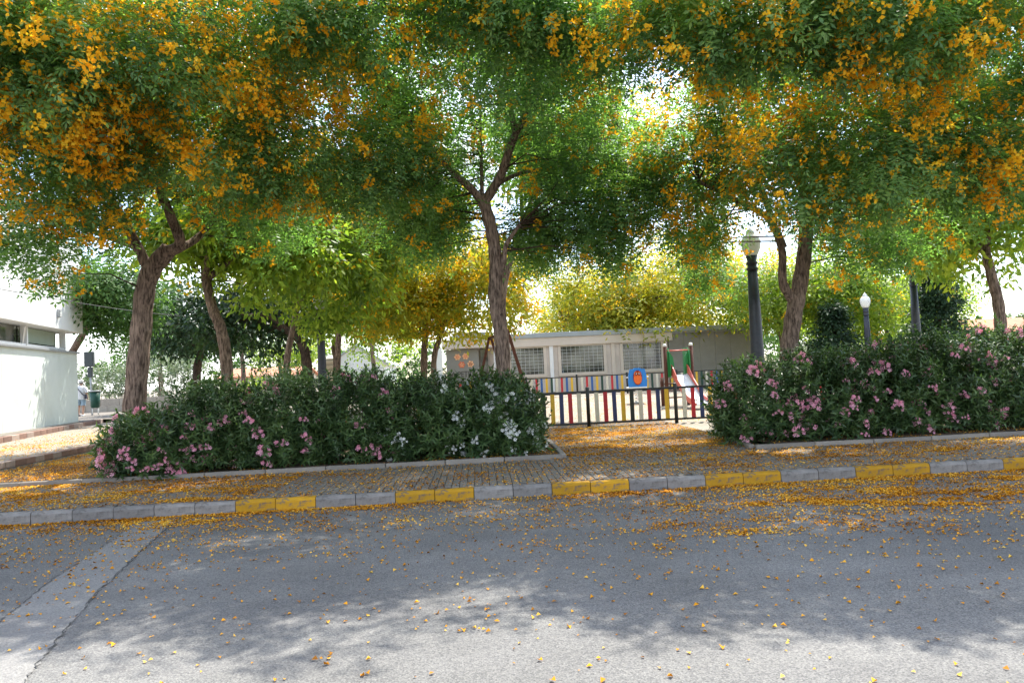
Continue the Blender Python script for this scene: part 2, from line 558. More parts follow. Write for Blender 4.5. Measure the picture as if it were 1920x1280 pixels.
for side in (patch[:7], patch[7:]):
    pts = []
    for (a, b) in zip(side[:-1], side[1:]):
        for k in range(24):
            t = k / 24
            pts.append((a[0] + (b[0] - a[0]) * t, a[1] + (b[1] - a[1]) * t))
    vs_, fs_ = [], []
    for (x, y) in pts:
        w = .002 + .007 * rj.random()
        x += rj.uniform(-.018, .018)
        vs_ += [(x - w, y, .008), (x + w, y, .008)]
    for i in range(len(pts) - 1):
        if rj.random() < .78: fs_.append((2 * i, 2 * i + 1, 2 * i + 3, 2 * i + 2))
    mb = MB(); mb.add(vs_, fs_)
    tag(mb.build('tar_seam', M['tar']), kind='structure')

# kerb: half-metre stones, some pairs painted yellow
kerb = tag(empty('kerb', (0, KERB_Y, 0)), kind='structure')
SL = .505
kv = []
for s in range(4):
    mb = MB()
    r2 = random.Random(40 + s)
    prof = [(0, -.1), (0, .115), (.012, .140), (.035, .152), (.10, .154), (.10, -.1)]
    nseg = 5
    L = SL - .009
    vs_ = []
    for k in range(nseg + 1):
        x = -L / 2 + L * k / nseg
        for (y, z) in prof:
            e = 0 if k in (0, nseg) else 1
            vs_.append((x, y + r2.uniform(-.003, .003) * (1 if y < .05 else 0), z + (r2.uniform(-.004, .003) if z > .1 else 0)))
    n = len(prof)
    fs_ = [(k * n + j, k * n + (j + 1) % n, (k + 1) * n + (j + 1) % n, (k + 1) * n + j) for k in range(nseg) for j in range(n)]
    fs_ += [tuple(range(n)), tuple(reversed(range(nseg * n, nseg * n + n)))]
    mb.add(vs_, fs_)
    kv.append((mb.mesh('kerb_stone', M['kerb_grey']), mb.mesh('kerb_stone_painted', M['kerb_yellow'])))
x_first_yellow = -3.14
for i in range(-24, 36):
    x = x_first_yellow + SL * (i + .5)
    yellow = i >= 0 and (i // 2) % 2 == 0
    o = link('kerb_stone', kv[(i * 7) % 4][1 if yellow else 0], kerb)
    o.location = (x, random.uniform(-.004, .004), random.uniform(-.003, .003))
    o.rotation_euler = (0, 0, random.uniform(-.004, .004))

# pavement of narrow blocks laid on end; the nearest 300 are singled out, the rest joined
side = tag(empty('pavement', (0, 0, 0)), kind='structure')
pv = []
for s in range(3):
    mb = MB()
    r2 = random.Random(s)
    w, l = .0915, .192
    b = .004
    vs_ = [(-w/2, -l/2, -.03), (w/2, -l/2, -.03), (w/2, l/2, -.03), (-w/2, l/2, -.03), (-w/2, -l/2, -b), (w/2, -l/2, -b), (w/2, l/2, -b), (-w/2, l/2, -b),
           (-w/2+b, -l/2+b, 0), (w/2-b, -l/2+b, 0), (w/2-b, l/2-b, 0), (-w/2+b, l/2-b, 0)]
    fs_ = [(0, 1, 5, 4), (1, 2, 6, 5), (2, 3, 7, 6), (3, 0, 4, 7), (4, 5, 9, 8), (5, 6, 10, 9), (6, 7, 11, 10), (7, 4, 8, 11), (8, 9, 10, 11)]
    mb.add(vs_, fs_)
    pv.append((mb.mesh('paver', M['paver']), vs_, fs_))
rest = MB()
cover_box = (3.02, 3.60, 10.30, 10.80)
spots = []
for i in range(-120, 140):
    off = (.1 if i % 2 else 0)
    for j in range(0, 16):
        x = i * .1 + .05
        y = 9.755 + .1 + .2 * j - off
        if y + .1 > 12.40 or y - .1 < 9.70: continue
        if cover_box[0] - .05 < x < cover_box[1] + .05 and cover_box[2] - .1 < y < cover_box[3] + .1: continue
        spots.append((x, y, .158))
for i in range(12, 50):
    off = (.1 if i % 2 else 0)
    for j in range(0, 34):
        x = i * .1 + .05; y = 12.455 + .1 + .2 * j - off
        lim = 4.80 - max(0, (13.6 - y)) * .22
        if x < 1.43 or x > lim or y > 18.9 or y - .1 < 12.34: continue
        spots.append((x, y, .158))
order = sorted(spots, key=lambda p: (p[1] + abs(p[0] - .6) * .55))
near = set(order[:300])
for p in spots:
    z = p[2] + random.uniform(-.0035, .0025)
    rz = random.uniform(-.012, .012)
    if p in near:
        o = link('paver', random.choice(pv)[0], side)
        o.location = (p[0], p[1], z); o.rotation_euler = (random.uniform(-.008, .008), random.uniform(-.008, .008), rz)
    else:
        R_ = Matrix.Rotation(rz, 3, 'Z')
        rest.add([R_ @ Vector(v) + Vector((p[0], p[1], z)) for v in pv[0][1]], pv[0][2])
tag(rest.build('far_pavers', M['paver'], side), kind='stuff')

cov = tag(empty('utility_cover', (3.31, 10.55, .15)), 'rusty brown square utility cover set into the pavement by the kerb', 'cover')
MB().box((0, 0, -.002), (.56, .48, .02), bev=.004).build('frame', M['edging'], cov)
mb = MB().box((0, 0, .004), (.47, .39, .018), bev=.004)
for k in range(-4, 5): mb.box((k * .05, 0, .0145), (.014, .34, .004))
mb.build('plate', M['rust'], cov)

# planting bed edging
edge_l = tag(empty('bed_edging', (0, 0, 0)), 'pale concrete edging round the left oleander bed', 'edging')
edge_r = tag(empty('bed_edging', (0, 0, 0)), 'pale concrete edging round the right oleander bed', 'edging')


def edging_run(parent, a, b, length=1.0):
    a, b = Vector(a), Vector(b)
    d = b - a
    n = max(1, round(d.length / length))
    for k in range(n):
        c = a + d * ((k + .5) / n)
        mb = MB().box((0, 0, 0), (d.length / n - .010, .10, .24), bev=.012)
        o = mb.build('edging_stone', M['edging'], parent)
        o.location = (c.x, c.y, .105 + random.uniform(-.004, .004))
        o.rotation_euler = (0, random.uniform(-.004, .004), math.atan2(d.y, d.x) + random.uniform(-.006, .006))


edging_run(edge_l, (-12.3, 12.42), (1.36, 12.36))
edging_run(edge_l, (1.38, 12.44), (1.40, 15.3))
edging_run(edge_r, (4.56, 12.20), (16.5, 12.10))
edging_run(edge_r, (4.53, 12.28), (4.92, 15.2))


def bed(name, poly, seed):
    # gently mounded soil inside the edging
    mb = MB()
    xs = [p[0] for p in poly]
    x0, x1 = min(xs), max(xs)
    y0, y1 = 12.46, 15.6
    nx, ny = 60, 14
    pts = np.array([(x0 + (x1 - x0) * i / nx, y0 + (y1 - y0) * j / ny, 0) for j in range(ny + 1) for i in range(nx + 1)])
    n = vnoise(pts * 1.7, seed)
    pts[:, 2] = .158 + .05 * n + .02 * vnoise(pts * 7, seed + 1)
    fs = [(j * (nx + 1) + i, j * (nx + 1) + i + 1, (j + 1) * (nx + 1) + i + 1, (j + 1) * (nx + 1) + i) for j in range(ny) for i in range(nx)]
    mb.add(pts.tolist(), fs, True)
    return tag(mb.build(name, M['soil']), kind='structure')


bed('bed_soil', [(-12.2, 0), (1.32, 0)], 3)
bed('bed_soil', [(4.95, 0), (16.4, 0)], 4)

# raised terrace at the left with its two low walls
def strip_thing(name, label, cat, a, b, z0, courses, seed):
    """a low wall along a -> b; courses = [(height, block length, depth, proud, materials)]"""
    t = tag(empty(name, (0, 0, 0)), label, cat)
    a, b = Vector(a), Vector(b)
    d = (b - a).to_3d() if len(a) == 2 else b - a
    L = d.length
    ang = math.atan2(d.y, d.x)
    r2 = random.Random(seed)
    z = z0
    for (h, bl, dep, proud, mats, nm) in courses:
        n = round(L / bl)
        for k in range(n):
            c = a.lerp(b, (k + .5) / n)
            o = MB().box((0, 0, 0), (L / n - .012, dep, h - .008), bev=.008).build(nm, r2.choice(mats), t)
            nrm = Vector((math.sin(ang), -math.cos(ang)))
            o.location = (c.x + nrm.x * (proud + r2.uniform(-.004, .004)), c.y + nrm.y * (proud + r2.uniform(-.004, .004)), z + h / 2)
            o.rotation_euler = (0, 0, ang + r2.uniform(-.01, .01))
        z += h
    return t


strip_thing('retaining_wall', 'low retaining wall of pale blocks under reddish coping, left of the oleanders', 'wall', (-9.02, 12.5), (-9.3, 22.2), .10,
            [(.16, .42, .2, .0, [M['block']], 'block'), (.13, .34, .22, .012, [M['brick'], M['brick_pale'], M['brick']], 'coping_brick')], 3)
mb = MB(); mb.add([(-9.12, 12.5, .372), (-9.4, 22.2, .372), (-9.6, 33, .372), (-40, 33, .372), (-40, 12.5, .372)], [(0, 1, 2, 3, 4)])
tag(mb.build('terrace', M['terrace']), kind='structure')
strip_thing('retaining_wall', 'low retaining wall closing the street end of the raised terrace', 'wall', (-40, 12.45), (-9.12, 12.45), .10,
            [(.16, .42, .2, .0, [M['block']], 'block'), (.13, .34, .22, .012, [M['brick'], M['brick_pale'], M['brick']], 'coping_brick')], 6)
strip_thing('terrace_step', 'brown stone step edging the pavement below the white building', 'step', (-11.05, 12.6), (-15.6, 31.5), .36,
            [(.17, .6, .22, 0, [M['brick'], M['brick'], M['brick_pale']], 'step_stone')], 8)
mb = MB(); mb.add([(-11.15, 12.6, .534), (-15.7, 31.5, .534), (-15.0, 46, .534), (-60, 46, .534), (-60, 12.6, .534)], [(0, 1, 2, 3, 4)])
tag(mb.build('upper_pavement', M['paver']), kind='structure')
mb = MB(); mb.add([(-9.4, 31.2, .40), (-15.7, 31.4, .53), (-15.0, 46, .53), (-9.4, 46, .43)], [(0, 3, 2, 1)])
tag(mb.build('terrace_ramp', M['terrace']), kind='structure')

# ------------------------------------------------------------------ white building at the left
PA, PB = Vector((-12.43, 13.1, 0)), Vector((-15.5, 29.6, 0))
bd = (PB - PA); bl = bd.length
bang = math.atan2(bd.y, bd.x)
hall = empty('white_building', (PB.x, PB.y, .53), bang - PI)      # local +x runs back towards the street, +y is away from the wall
tag(hall, 'white flat-roofed building with a strip window under an overhanging upper storey', 'building')
# local frame: x from 0 (far corner) to bl (near); the lit face looks along -? determined below
fx = Matrix.Rotation(bang - PI, 3, 'Z') @ Vector((0, 1, 0))
SGN = 1 if fx.x > 0 else -1       # +1 when local +y looks towards the street trees


def hp(x, y, z): return (x, SGN * y, z)


WH, SILL, HEAD, TOP = 2.62, 2.70, 3.42, 6.8
n_p = 5
for k in range(n_p):
    L_ = bl / n_p
    MB().box(hp(L_ * (k + .5), -1.5, WH / 2), (L_ - .012, 3.0 + .004 * (k % 2), WH)).build('wall_panel', M['render_lower'], hall)
MB().box(hp(bl / 2, -1.47, WH + .04), (bl + .1, 3.12, .08), bev=.01).build('sill', M['grey_metal'], hall)
MB().box(hp(bl / 2 + .02, -1.9, (SILL + HEAD) / 2), (bl - .2, 2.0, HEAD - SILL)).build('window_core', M['box_grey'], hall)
wx = .95
wi = 0
while wx < bl - 3.4:
    w_ = 3.5
    win = MB().box(hp(wx + .05, -.18, (SILL + HEAD) / 2), (.10, .2, HEAD - SILL)).build('window', M['white_paint'], hall)
    MB().box(hp(wx + w_ / 2 + .05, -.17, SILL + .06), (w_ - .1, .12, .09)).build('frame', M['white_paint'], win)
    MB().box(hp(wx + w_ / 2 + .05, -.40, (SILL + HEAD) / 2 + .02), (w_ - .12, .02, HEAD - SILL - .06)).build('pane', M['glass'], win)
    if wi == 0:
        MB().box(hp(wx + w_ / 2 + .02, -.37, SILL + .44), (w_ - .5, .02, .5)).build('blind', M['blind'], win)
    elif wi == 1:
        MB().bar(hp(wx + .25, -.15, SILL + .12), hp(wx + .6, .05, HEAD - .1), .05, .05).build('open_sash', M['white_paint'], win)
    wx += w_; wi += 1
MB().box(hp(bl / 2 - .02, -1.8, (HEAD + TOP) / 2), (bl + .1, 4.0, TOP - HEAD), bev=.01).build('upper_storey', M['render_white'], hall)
wl = MB().box(hp(2.6, .24, HEAD + .55), (.16, .1, .3), bev=.03).build('wall_lamp', M['grey_metal'], hall)
MB().box(hp(2.6, .30, HEAD + .5), (.10, .06, .16), bev=.02).build('lens', M['globe'], wl)

# ------------------------------------------------------------------ playground fences
SLAT_ORDER = ['cream', 'red', 'navy', 'yellow', 'green', 'cream', 'red', 'navy', 'yellow']


def fence(x_post, Y, i0, i1, bay, label, navy='navy', hz=1.0, dark='board_black'):
    z0 = gz(Y)
    f = tag(empty('picket_fence', (x_post, Y, z0)), label, 'fence')
    order_ = [navy if c == 'navy' else c for c in SLAT_ORDER]
    post = MB().lathe([(.047, -.1), (.047, hz - .005), (.040, hz + .012), (.01, hz + .018)], n=12).mesh('post', M['fence_black'])
    pw = bay / 10
    sm = {}
    for c in set(order_):
        mat = M[dark] if c == 'green' else M[c]
        sm[c] = MB().box((0, 0, 0), (.105, .022, hz - .245), bev=.006).mesh('slat_' + c, mat)
    for i in range(i0, i1 + 1):
        o = link('post', post, f); o.location = (i * bay, 0, 0)
        if i == i1: break
        for k, c in enumerate(order_ if i >= 0 or navy == 'blue' else order_[::-1]):
            s = link('slat', sm[c], f)
            s.location = (i * bay + pw * (k + 1), -.004, (hz - .245) / 2 + .12)
            s.rotation_euler = (0, random.uniform(-.008, .008), 0)
        MB().bar((i * bay + .04, 0, hz - .1), ((i + 1) * bay - .04, 0, hz - .1), .045, .05).build('rail', M['fence_black'], f)
        MB().bar((i * bay + .04, 0, .10), ((i + 1) * bay - .04, 0, .10), .045, .05).build('rail', M['fence_black'], f)
    return f


fence(2.77, 18.75, -3, 4, 2.25, 'near multicoloured picket fence with black rails between the oleander hedges')
fence(4.70, 35.0, -3, 4, 2.40, 'far multicoloured picket fence in front of the kiosk windows', 'blue', 1.0, 'green')

# ------------------------------------------------------------------ kiosk
KY = 40.0
KZ = gz(KY)
kio = tag(empty('kiosk', (-2.2, KY, KZ)), 'long beige kiosk with gridded windows and flat grey roof behind the playground', 'building')
kx = lambda X: X + 2.2
KH = 3.0
# wall panels between and round the windows
WINS = [(1.70, 3.78), (4.41, 7.05), (7.80, 10.22)]
wz0, wz1 = .92, 2.66
cur = 1.35
for (a, b) in WINS + [(10.45, 10.45)]:
    if a > cur: MB().box((kx((cur + a) / 2), .1, KH / 2 - .1), (a - cur - .006, .2, KH - .2)).build('wall_panel', M['kiosk'], kio)
    if b > a:
        MB().box((kx((a + b) / 2), .1, wz0 / 2), (b - a, .196, wz0)).build('wall_panel', M['kiosk'], kio)
        MB().box((kx((a + b) / 2), .1, (wz1 + KH - .2) / 2), (b - a, .196, KH - .2 - wz1)).build('wall_panel', M['kiosk'], kio)
    cur = b
for (a, b) in WINS:
    w = MB()
    t = .16
    for (x0, x1, z0, z1) in ((a, b, wz0, wz0 + t), (a, b, wz1 - t, wz1), (a, a + t, wz0 + t, wz1 - t), (b - t, b, wz0 + t, wz1 - t)):
        w.box((kx((x0 + x1) / 2), -.02, (z0 + z1) / 2), (x1 - x0, .06, z1 - z0))
    w = w.build('window', M['kiosk_band'], kio)
    MB().box((kx((a + b) / 2), .06, (wz0 + wz1) / 2), (b - a - .1, .02, wz1 - wz0 - .1)).build('pane', M['glass'], w)
    g = MB()
    nx = round((b - a) / .24)
    for i in range(1, nx): g.bar((kx(a + (b - a) * i / nx), .01, wz0 + t), (kx(a + (b - a) * i / nx), .01, wz1 - t), .009, .009)
    for j in range(1, 8): g.bar((kx(a + t), .0, wz0 + t + (wz1 - wz0 - 2 * t) * j / 8), (kx(b - t), .0, wz0 + t + (wz1 - wz0 - 2 * t) * j / 8), .009, .009)
    g.build('window_grid', M['white_paint'], w)
for X in (4.05, 7.42, 10.3):
    MB().box((kx(X), -.035, KH / 2 - .05), (.2, .06, KH - .3)).build('pillar', M['white_paint'] if X < 5 else M['kiosk_band'], kio)
MB().box((kx(6.0), .02, KH - .12), (9.4, .3, .62), bev=.01).build('fascia', M['kiosk_band'], kio)
X = 10.5
k = 0
while X < 15.6:
    MB().box((kx(X + .43), .12, KH / 2), (.85, .2 + .01 * (k % 2), KH)).build('grey_panel', M['kiosk_grey'], kio)
    X += .86; k += 1
MB().box((kx(7.3), 2.05, KH + .16), (17.4, 4.5, .26), bev=.02).build('roof', M['kiosk_roof'], kio)
MB().box((kx(13.2), .0, KH - .01), (5.4, .1, .07)).build('gutter', M['grey_metal'], kio)
MB().box((kx(7.0), 2.2, KH / 2), (16.6, 3.7, KH - .05)).build('wall', M['kiosk'], kio)
# entrance end with decorated door panel
MB().box((kx(-2.0), -.30, 1.35), (.34, .3, 2.7)).build('corner_post', M['white_paint'], kio)
MB().box((kx(-.2), .05, 2.88), (3.2, .8, .5), bev=.02).build('canopy', M['kiosk'], kio)
MB().box((kx(-.3), .0, 3.3), (1.9, .5, .36), bev=.02).build('roof_unit', M['kiosk_roof'], kio)
MB().box((kx(.98), -.2, 1.3), (.10, .12, 2.6)).build('door_jamb', M['white_paint'], kio)
door = MB().box((kx(-.75), .02, 1.3), (1.75, .10, 2.6)).build('door_panel', M['kiosk_door'], kio)
MB().box((kx(.42), .06, 1.3), (.40, .06, 2.5)).build('door_pane', M['glass'], kio)


def flower_sign(X, Z, ma, mb_, s):
    out = []
    for k in range(40):
        a = 2 * PI * k / 40
        r = .165 * (1 + .16 * math.cos(6 * a + s))
        out.append((kx(X) + r * math.cos(a), Z + r * math.sin(a)))
    f = MB().prism(out, -.055, -.035).build('flower_sign', ma, door)
    mb2 = MB()
    for k in range(5):
        a = 2 * PI * k / 5 + s
        mb2.box((kx(X) + .07 * math.cos(a), -.06, Z + .07 * math.sin(a)), (.085, .012, .04), M=Matrix.Rotation(-a, 3, 'Y'))
    mb2.build('flower_mark', mb_, kio)


flower_sign(-1.02, 2.20, M['peach'], M['coral'], 0)
flower_sign(-.58, 2.22, M['peach'], M['coral'], .8)
flower_sign(-.80, 1.78, M['coral'], M['peach'], .4)
flower_sign(-.33, 1.80, M['peach'], M['dark_red'], 1.3)
tc = bpy.data.curves.new('sign_text', 'FONT')
tc.body = 'LA PETRA'
tc.size = .42
tc.extrude = .008
to = bpy.data.objects.new('sign_text', tc)
col.objects.link(to)
bpy.context.view_layer.update()
tme = bpy.data.meshes.new_from_object(to.evaluated_get(bpy.context.evaluated_depsgraph_get()))
bpy.data.objects.remove(to)
tme.materials.clear(); tme.materials.append(M['letter'])
xs_ = [v.co.x for v in tme.vertices]
so = link('sign_lettering', tme, kio)
so.location = (kx(-1.55), -.045, 1.13)
so.rotation_euler = (PI / 2, 0, 0)
so.scale = (1.5 / max(xs_), 1, 1)

# ------------------------------------------------------------------ playground equipment
# swing frame
SA, SB = at(950, 621, 24.0), at(919, 637, 28.0)
sw = tag(empty('swing_frame', (SA.x, 24.0, gz(24))), 'dark brown wooden swing frame with splayed legs behind the middle tree trunk', 'swing')
A_, B_ = Vector((0, 0, SA.z - gz(24))), Vector((SB.x - SA.x, 4.0, SA.z - gz(24)))
MB().tube([A_ - (B_ - A_) * .04, B_ + (B_ - A_) * .04], .06, 10).build('beam', M['wood_brown'], sw)
for P in (A_, B_):
    for s in (-1, 1):
        MB().bar(P + Vector((s * .03, 0, .02)), (P.x + s * .78, P.y, -.1), .1, .1).build('leg', M['wood_brown'], sw)
for t_ in (.36, .68):
    P = A_.lerp(B_, t_)
    for s in (-.22, .22):
        q = P + (B_ - A_).normalized() * s
        MB().tube([q, q - Vector((0, 0, 1.95))], .009, 5).build('chain', M['grey_metal'], sw)
    MB().box(P - Vector((0, 0, 1.97)), (.17, .46, .04), bev=.01).build('seat', M['fence_black'], sw)

# slide
SY = 24.6
S0, S1 = at(1249, 700, SY), at(1298, 700, SY)
zg = gz(SY)
sl = tag(empty('slide', ((S0.x + S1.x) / 2, SY, zg)), 'small slide with green side panels, brown posts and pale steel chute', 'slide')
hw = (S1.x - S0.x) / 2
ztop = at(1252, 648, SY).z - zg
for s in (-1, 1):
    for yy in (0.0, .62):
        zt = ztop if yy == 0 else 1.0
        p = MB().tube([(s * hw, yy, -.1), (s * hw, yy, zt - .02)], .062, 10).build('post', M['wood_brown'], sl)
        if yy: continue
        MB().lathe([(.066, ztop - .03), (.066, ztop + .03), (.045, ztop + .06), (.01, ztop + .07)], (s * hw, yy, 0), 14).build('post_cap', M['white_paint'], p)
    out = [(.0, .95), (.62, .95), (.62, ztop - .35), (.5, ztop - .12), (.3, ztop - .04), (.0, ztop - .1)]
    # side panel, leaning forwards past the post with a curved edge
    out = [(-.16, 1.0), (-.20, 1.25), (-.18, 1.6), (-.1, ztop - .22), (.02, ztop - .08), (.6, ztop - .08), (.6, .95)]
    xx = s * (hw - .10)
    MB().prism(out, min(xx, xx - s * .025), max(xx, xx - s * .025), 'YZ').build('side_panel', M['play_green'], sl)
    wing = [(s * (hw - .05), .98), (s * (hw - .24), 1.05), (s * (hw - .28), 1.35), (s * (hw - .25), 1.65), (s * (hw - .12), ztop - .2), (s * (hw - .05), ztop - .12)]
    MB().prism(wing if s > 0 else list(reversed(wing)), -.05, -.025).build('front_wing', M['play_green'], sl)
MB().tube([(-hw, -.03, ztop - .17), (hw, -.03, ztop - .17)], .022, 8).build('hand_bar', M['play_red'], sl)
MB().box((0, .32, .98), (hw * 2 - .14, .62, .05)).build('deck', M['grey_metal'], sl)
for j in range(3): MB().tube([(-hw, .66, .28 + .24 * j), (hw, .66, .28 + .24 * j)], .024, 8).build('rung', M['wood_brown'], sl)
path = [(0.0, -.06, 1.06), (.01, -.25, .98), (.04, -.6, .74), (.09, -1.0, .46), (.13, -1.35, .24), (.17, -1.7, .16), (.20, -1.95, .15)]
cw = .25
vs_, fs_ = [], []
for (x, y, z) in path: vs_ += [(x - cw, y, z + .04), (x - cw * .8, y, z), (x + cw * .8, y, z), (x + cw, y, z + .04), (x + cw, y, z - .03), (x - cw, y, z - .03)]
for i in range(len(path) - 1):
    for k in range(6): fs_.append((i * 6 + k, i * 6 + (k + 1) % 6, i * 6 + 6 + (k + 1) % 6, i * 6 + 6 + k))
fs_ += [tuple(range(6)), tuple(reversed(range(len(path) * 6 - 6, len(path) * 6)))]
MB().add(vs_, fs_, True).build('chute', M['chute'], sl)
for s in (-1, 1):
    vs_, fs_ = [], []
    for i, (x, y, z) in enumerate(path):
        h = [.34, .30, .19, .17, .15, .13, .04][i]
        xx = x + s * (cw + .015)
        vs_ += [(xx - .014, y, z - .05), (xx + .014, y, z - .05), (xx + .014, y, z + h), (xx - .014, y, z + h)]
    for i in range(len(path) - 1):
        for k in range(4): fs_.append((i * 4 + k, i * 4 + (k + 1) % 4, i * 4 + 4 + (k + 1) % 4, i * 4 + 4 + k))
    fs_ += [(0, 1, 2, 3), tuple(reversed(range(len(path) * 4 - 4, len(path) * 4)))]
    MB().add(vs_, fs_).build('side_rail', M['play_red'], sl)
MB().tube([(.17, -1.75, -.05), (.17, -1.75, .15)], .05, 8).build('foot', M['wood_brown'], sl)

# spring rider
RY = 27.2
rp = at(1196, 725, RY)
rg = gz(RY)
rd = tag(empty('spring_rider', (rp.x, RY, rg)), 'blue spring rider with an orange round face between the fences', 'spring rider')
zb = rp.z - rg
out = [(-.34, 0), (-.36, .25), (-.33, .30), (-.35, .36), (-.30, .60), (-.27, .66), (-.16, .66), (-.10, .70), (.10, .70), (.16, .66), (.27, .66), (.30, .60), (.35, .36), (.33, .30), (.36, .25), (.34, 0)]
pn = MB().prism([(x, z + zb) for x, z in out], -.03, .01).build('panel', M['play_blue'], rd)
el = lambda cx, cz, rx, rz_, n=24: [(cx + rx * math.cos(2 * PI * k / n), cz + rz_ * math.sin(2 * PI * k / n)) for k in range(n)]
MB().prism(el(0, zb + .34, .165, .27), -.055, -.03).build('face', M['dark_red'], pn)
MB().prism(el(0, zb + .30, .148, .20), -.07, -.055).build('muzzle', M['play_orange'], pn)
for s in (-1, 1):
    MB().prism(el(s * .06, zb + .48, .07, .085), -.072, -.054).build('brow', M['play_orange'], pn)
    MB().prism(el(s * .058, zb + .475, .045, .06), -.084, -.072).build('eye', M['dark_red'], pn)
    MB().prism(el(s * .05, zb + .485, .018, .024, 12), -.09, -.084).build('glint', M['white_paint'], pn)
    MB().tube([(s * .2, .0, zb + .36), (s * .42, -.02, zb + .36)], .018, 8).build('handle', M['white_paint'], rd)
MB().box((0, .22, zb - .03), (.66, .6, .06), bev=.02).build('seat', M['white_paint'], rd)
cpts = [(.08 * math.cos(k * PI / 5), .2 + .08 * math.sin(k * PI / 5), .03 + (zb - .09) * k / 50) for k in range(51)]
MB().tube(cpts, .017, 6).build('spring', M['white_paint'], rd)
MB().lathe([(.2, 0), (.2, .03), (.12, .05)], (0, .2, 0), 16).build('base', M['grey_metal'], rd)

# ------------------------------------------------------------------ street lamps
def lamp(loc, h_post, label, s=1.0):
    t = tag(empty('street_lamp', loc), label, 'street lamp', 'dark street lamps with pale globes')
    MB().lathe([(.24 * s, 0), (.24 * s, .12), (.20 * s, .16), (.19 * s, .5), (.16 * s, .56)], n=20).build('base', M['lamp_paint'], t)
    MB().lathe([(.155 * s, .5), (.15 * s, h_post * .35), (.128 * s, h_post * .7), (.108 * s, h_post - .32)], n=32, flute=.06).build('post', M['lamp_paint'], t)
    MB().lathe([(.108 * s, h_post - .33), (.128 * s, h_post - .31), (.128 * s, h_post - .28), (.104 * s, h_post - .26), (.104 * s, h_post - .20), (.124 * s, h_post - .18), (.124 * s, h_post - .15), (.10 * s, h_post - .12), (.13 * s, h_post)], n=24).build('collar', M['lamp_paint'], t)
    g = MB().lathe([(.125 * s, h_post), (.16 * s, h_post + .06), (.205 * s, h_post + .18), (.222 * s, h_post + .29), (.205 * s, h_post + .38), (.16 * s, h_post + .45), (.12 * s, h_post + .48), (.10 * s, h_post + .50)], n=24).build('globe', M['globe'], t)
    MB().lathe([(.10 * s, h_post + .50), (.105 * s, h_post + .53), (.07 * s, h_post + .58), (.035 * s, h_post + .62), (.01, h_post + .66)], n=16).build('finial', M['globe'], g)
    return t


def ground_at(px, Y):
    p = at(px, 700, Y)
    return p


p = at(1409, 480, 16.5)
lamp((p.x, 16.5, .15), p.z - .15, 'nearest street lamp, its globe just left of the right-hand trunk')
p = at(1623, 577, 31.0)
lamp((p.x, 31.0, gz(31)), p.z - gz(31), 'small distant street lamp with clear white globe above the right hedge', .95)
p = at(1717, 600, 23.0)
lamp((p.x, 23.0, gz(23)), 3.9, 'street lamp with only its post showing behind the right hedge', .95)
p = at(600, 580, 23.5)
lamp((p.x, 23.5, gz(23)), p.z - gz(23), 'street lamp standing among the trees behind the left hedge', .95)


# ------------------------------------------------------------------ foliage
def leaf_template(pairs, L, ll, lw, curve, seed):
    """pinnate leaf as quads (k,4,3); the stalk runs along +x and bends down"""
    r = random.Random(seed)
    qs = []

    def leaflet(base, dirv, l, w):
        d = Vector(dirv).normalized()
        up = Vector((r.uniform(-.3, .3), r.uniform(-.3, .3), 1))
        s = d.cross(up).normalized()
        b = Vector(base)
        qs.append([b, b + d * l * .52 + s * w / 2, b + d * l, b + d * l * .48 - s * w / 2])
    for k in range(pairs):
        t = .18 + .74 * k / max(1, pairs - 1)
        base = (L * t, 0, -curve * L * t * t)
        f = .8 + .2 * math.sin(PI * (.2 + .8 * t))
        for s in (-1, 1):
            leaflet(base, (.42, s, -.12 + r.uniform(-.18, .18)), ll * f * r.uniform(.88, 1.1), lw * r.uniform(.88, 1.1))
    leaflet((L * .95, 0, -curve * L * .9), (1, r.uniform(-.2, .2), -.5), ll, lw)
    return np.array([[tuple(p) for p in q] for q in qs])


def norm(a): return a / np.maximum(np.linalg.norm(a, axis=1, keepdims=True), 1e-6)


def scatter(templates, pos, dirs, ups, scale):
    """one template per point; returns quads (n*k*4, 3)"""
    X = norm(dirs)
    Y = norm(np.cross(ups, X))
    Z = np.cross(X, Y)
    which = rng.integers(0, len(templates), len(pos))
    out = []
    for i, t in enumerate(templates):
        m = which == i
        if not m.any(): continue
        tp = t.reshape(-1, 3)
        v = pos[m][:, None, :] + scale[m][:, None, None] * (tp[None, :, 0:1] * X[m][:, None, :] + tp[None, :, 1:2] * Y[m][:, None, :] + tp[None, :, 2:3] * Z[m][:, None, :])
        out.append(v.reshape(-1, 3))
    return np.concatenate(out)


def rdirs(n): return norm(rng.normal(size=(n, 3)))


T_FRONT = [leaf_template(4, .33, .092, .035, c, i) for i, c in enumerate((.2, .5, .9, .35))]
T_BACK = [leaf_template(1, .20, .19, .08, c, 20 + i) for i, c in enumerate((.2, .6, 1.0))]
T_BROAD = [np.array([[(0, 0, 0), (.05, .045, .0), (.13, 0, -.03), (.05, -.045, 0)]]), np.array([[(0, 0, 0), (.06, .05, -.01), (.15, 0, -.05), (.05, -.05, -.01)]])]


def flower_template(s, seed):
    r = random.Random(seed)
    q = []
    for k in range(2):
        a = k * 2.6 + r.uniform(-.4, .4)
        d = Vector((math.cos(a), math.sin(a), r.uniform(.1, .6)))
        sd = d.cross(Vector((0, 0, 1))).normalized()
        up = Vector((0, 0, .3))
        q.append([tuple(Vector((0, 0, 0))), tuple((d * .55 + sd * .52) * s), tuple((d + up) * s), tuple((d * .55 - sd * .52) * s)])
    return np.array(q)


T_FLOWER = [flower_template(.049, i) for i in range(4)]
T_FLOWER_BIG = [flower_template(.075, 9 + i) for i in range(3)]


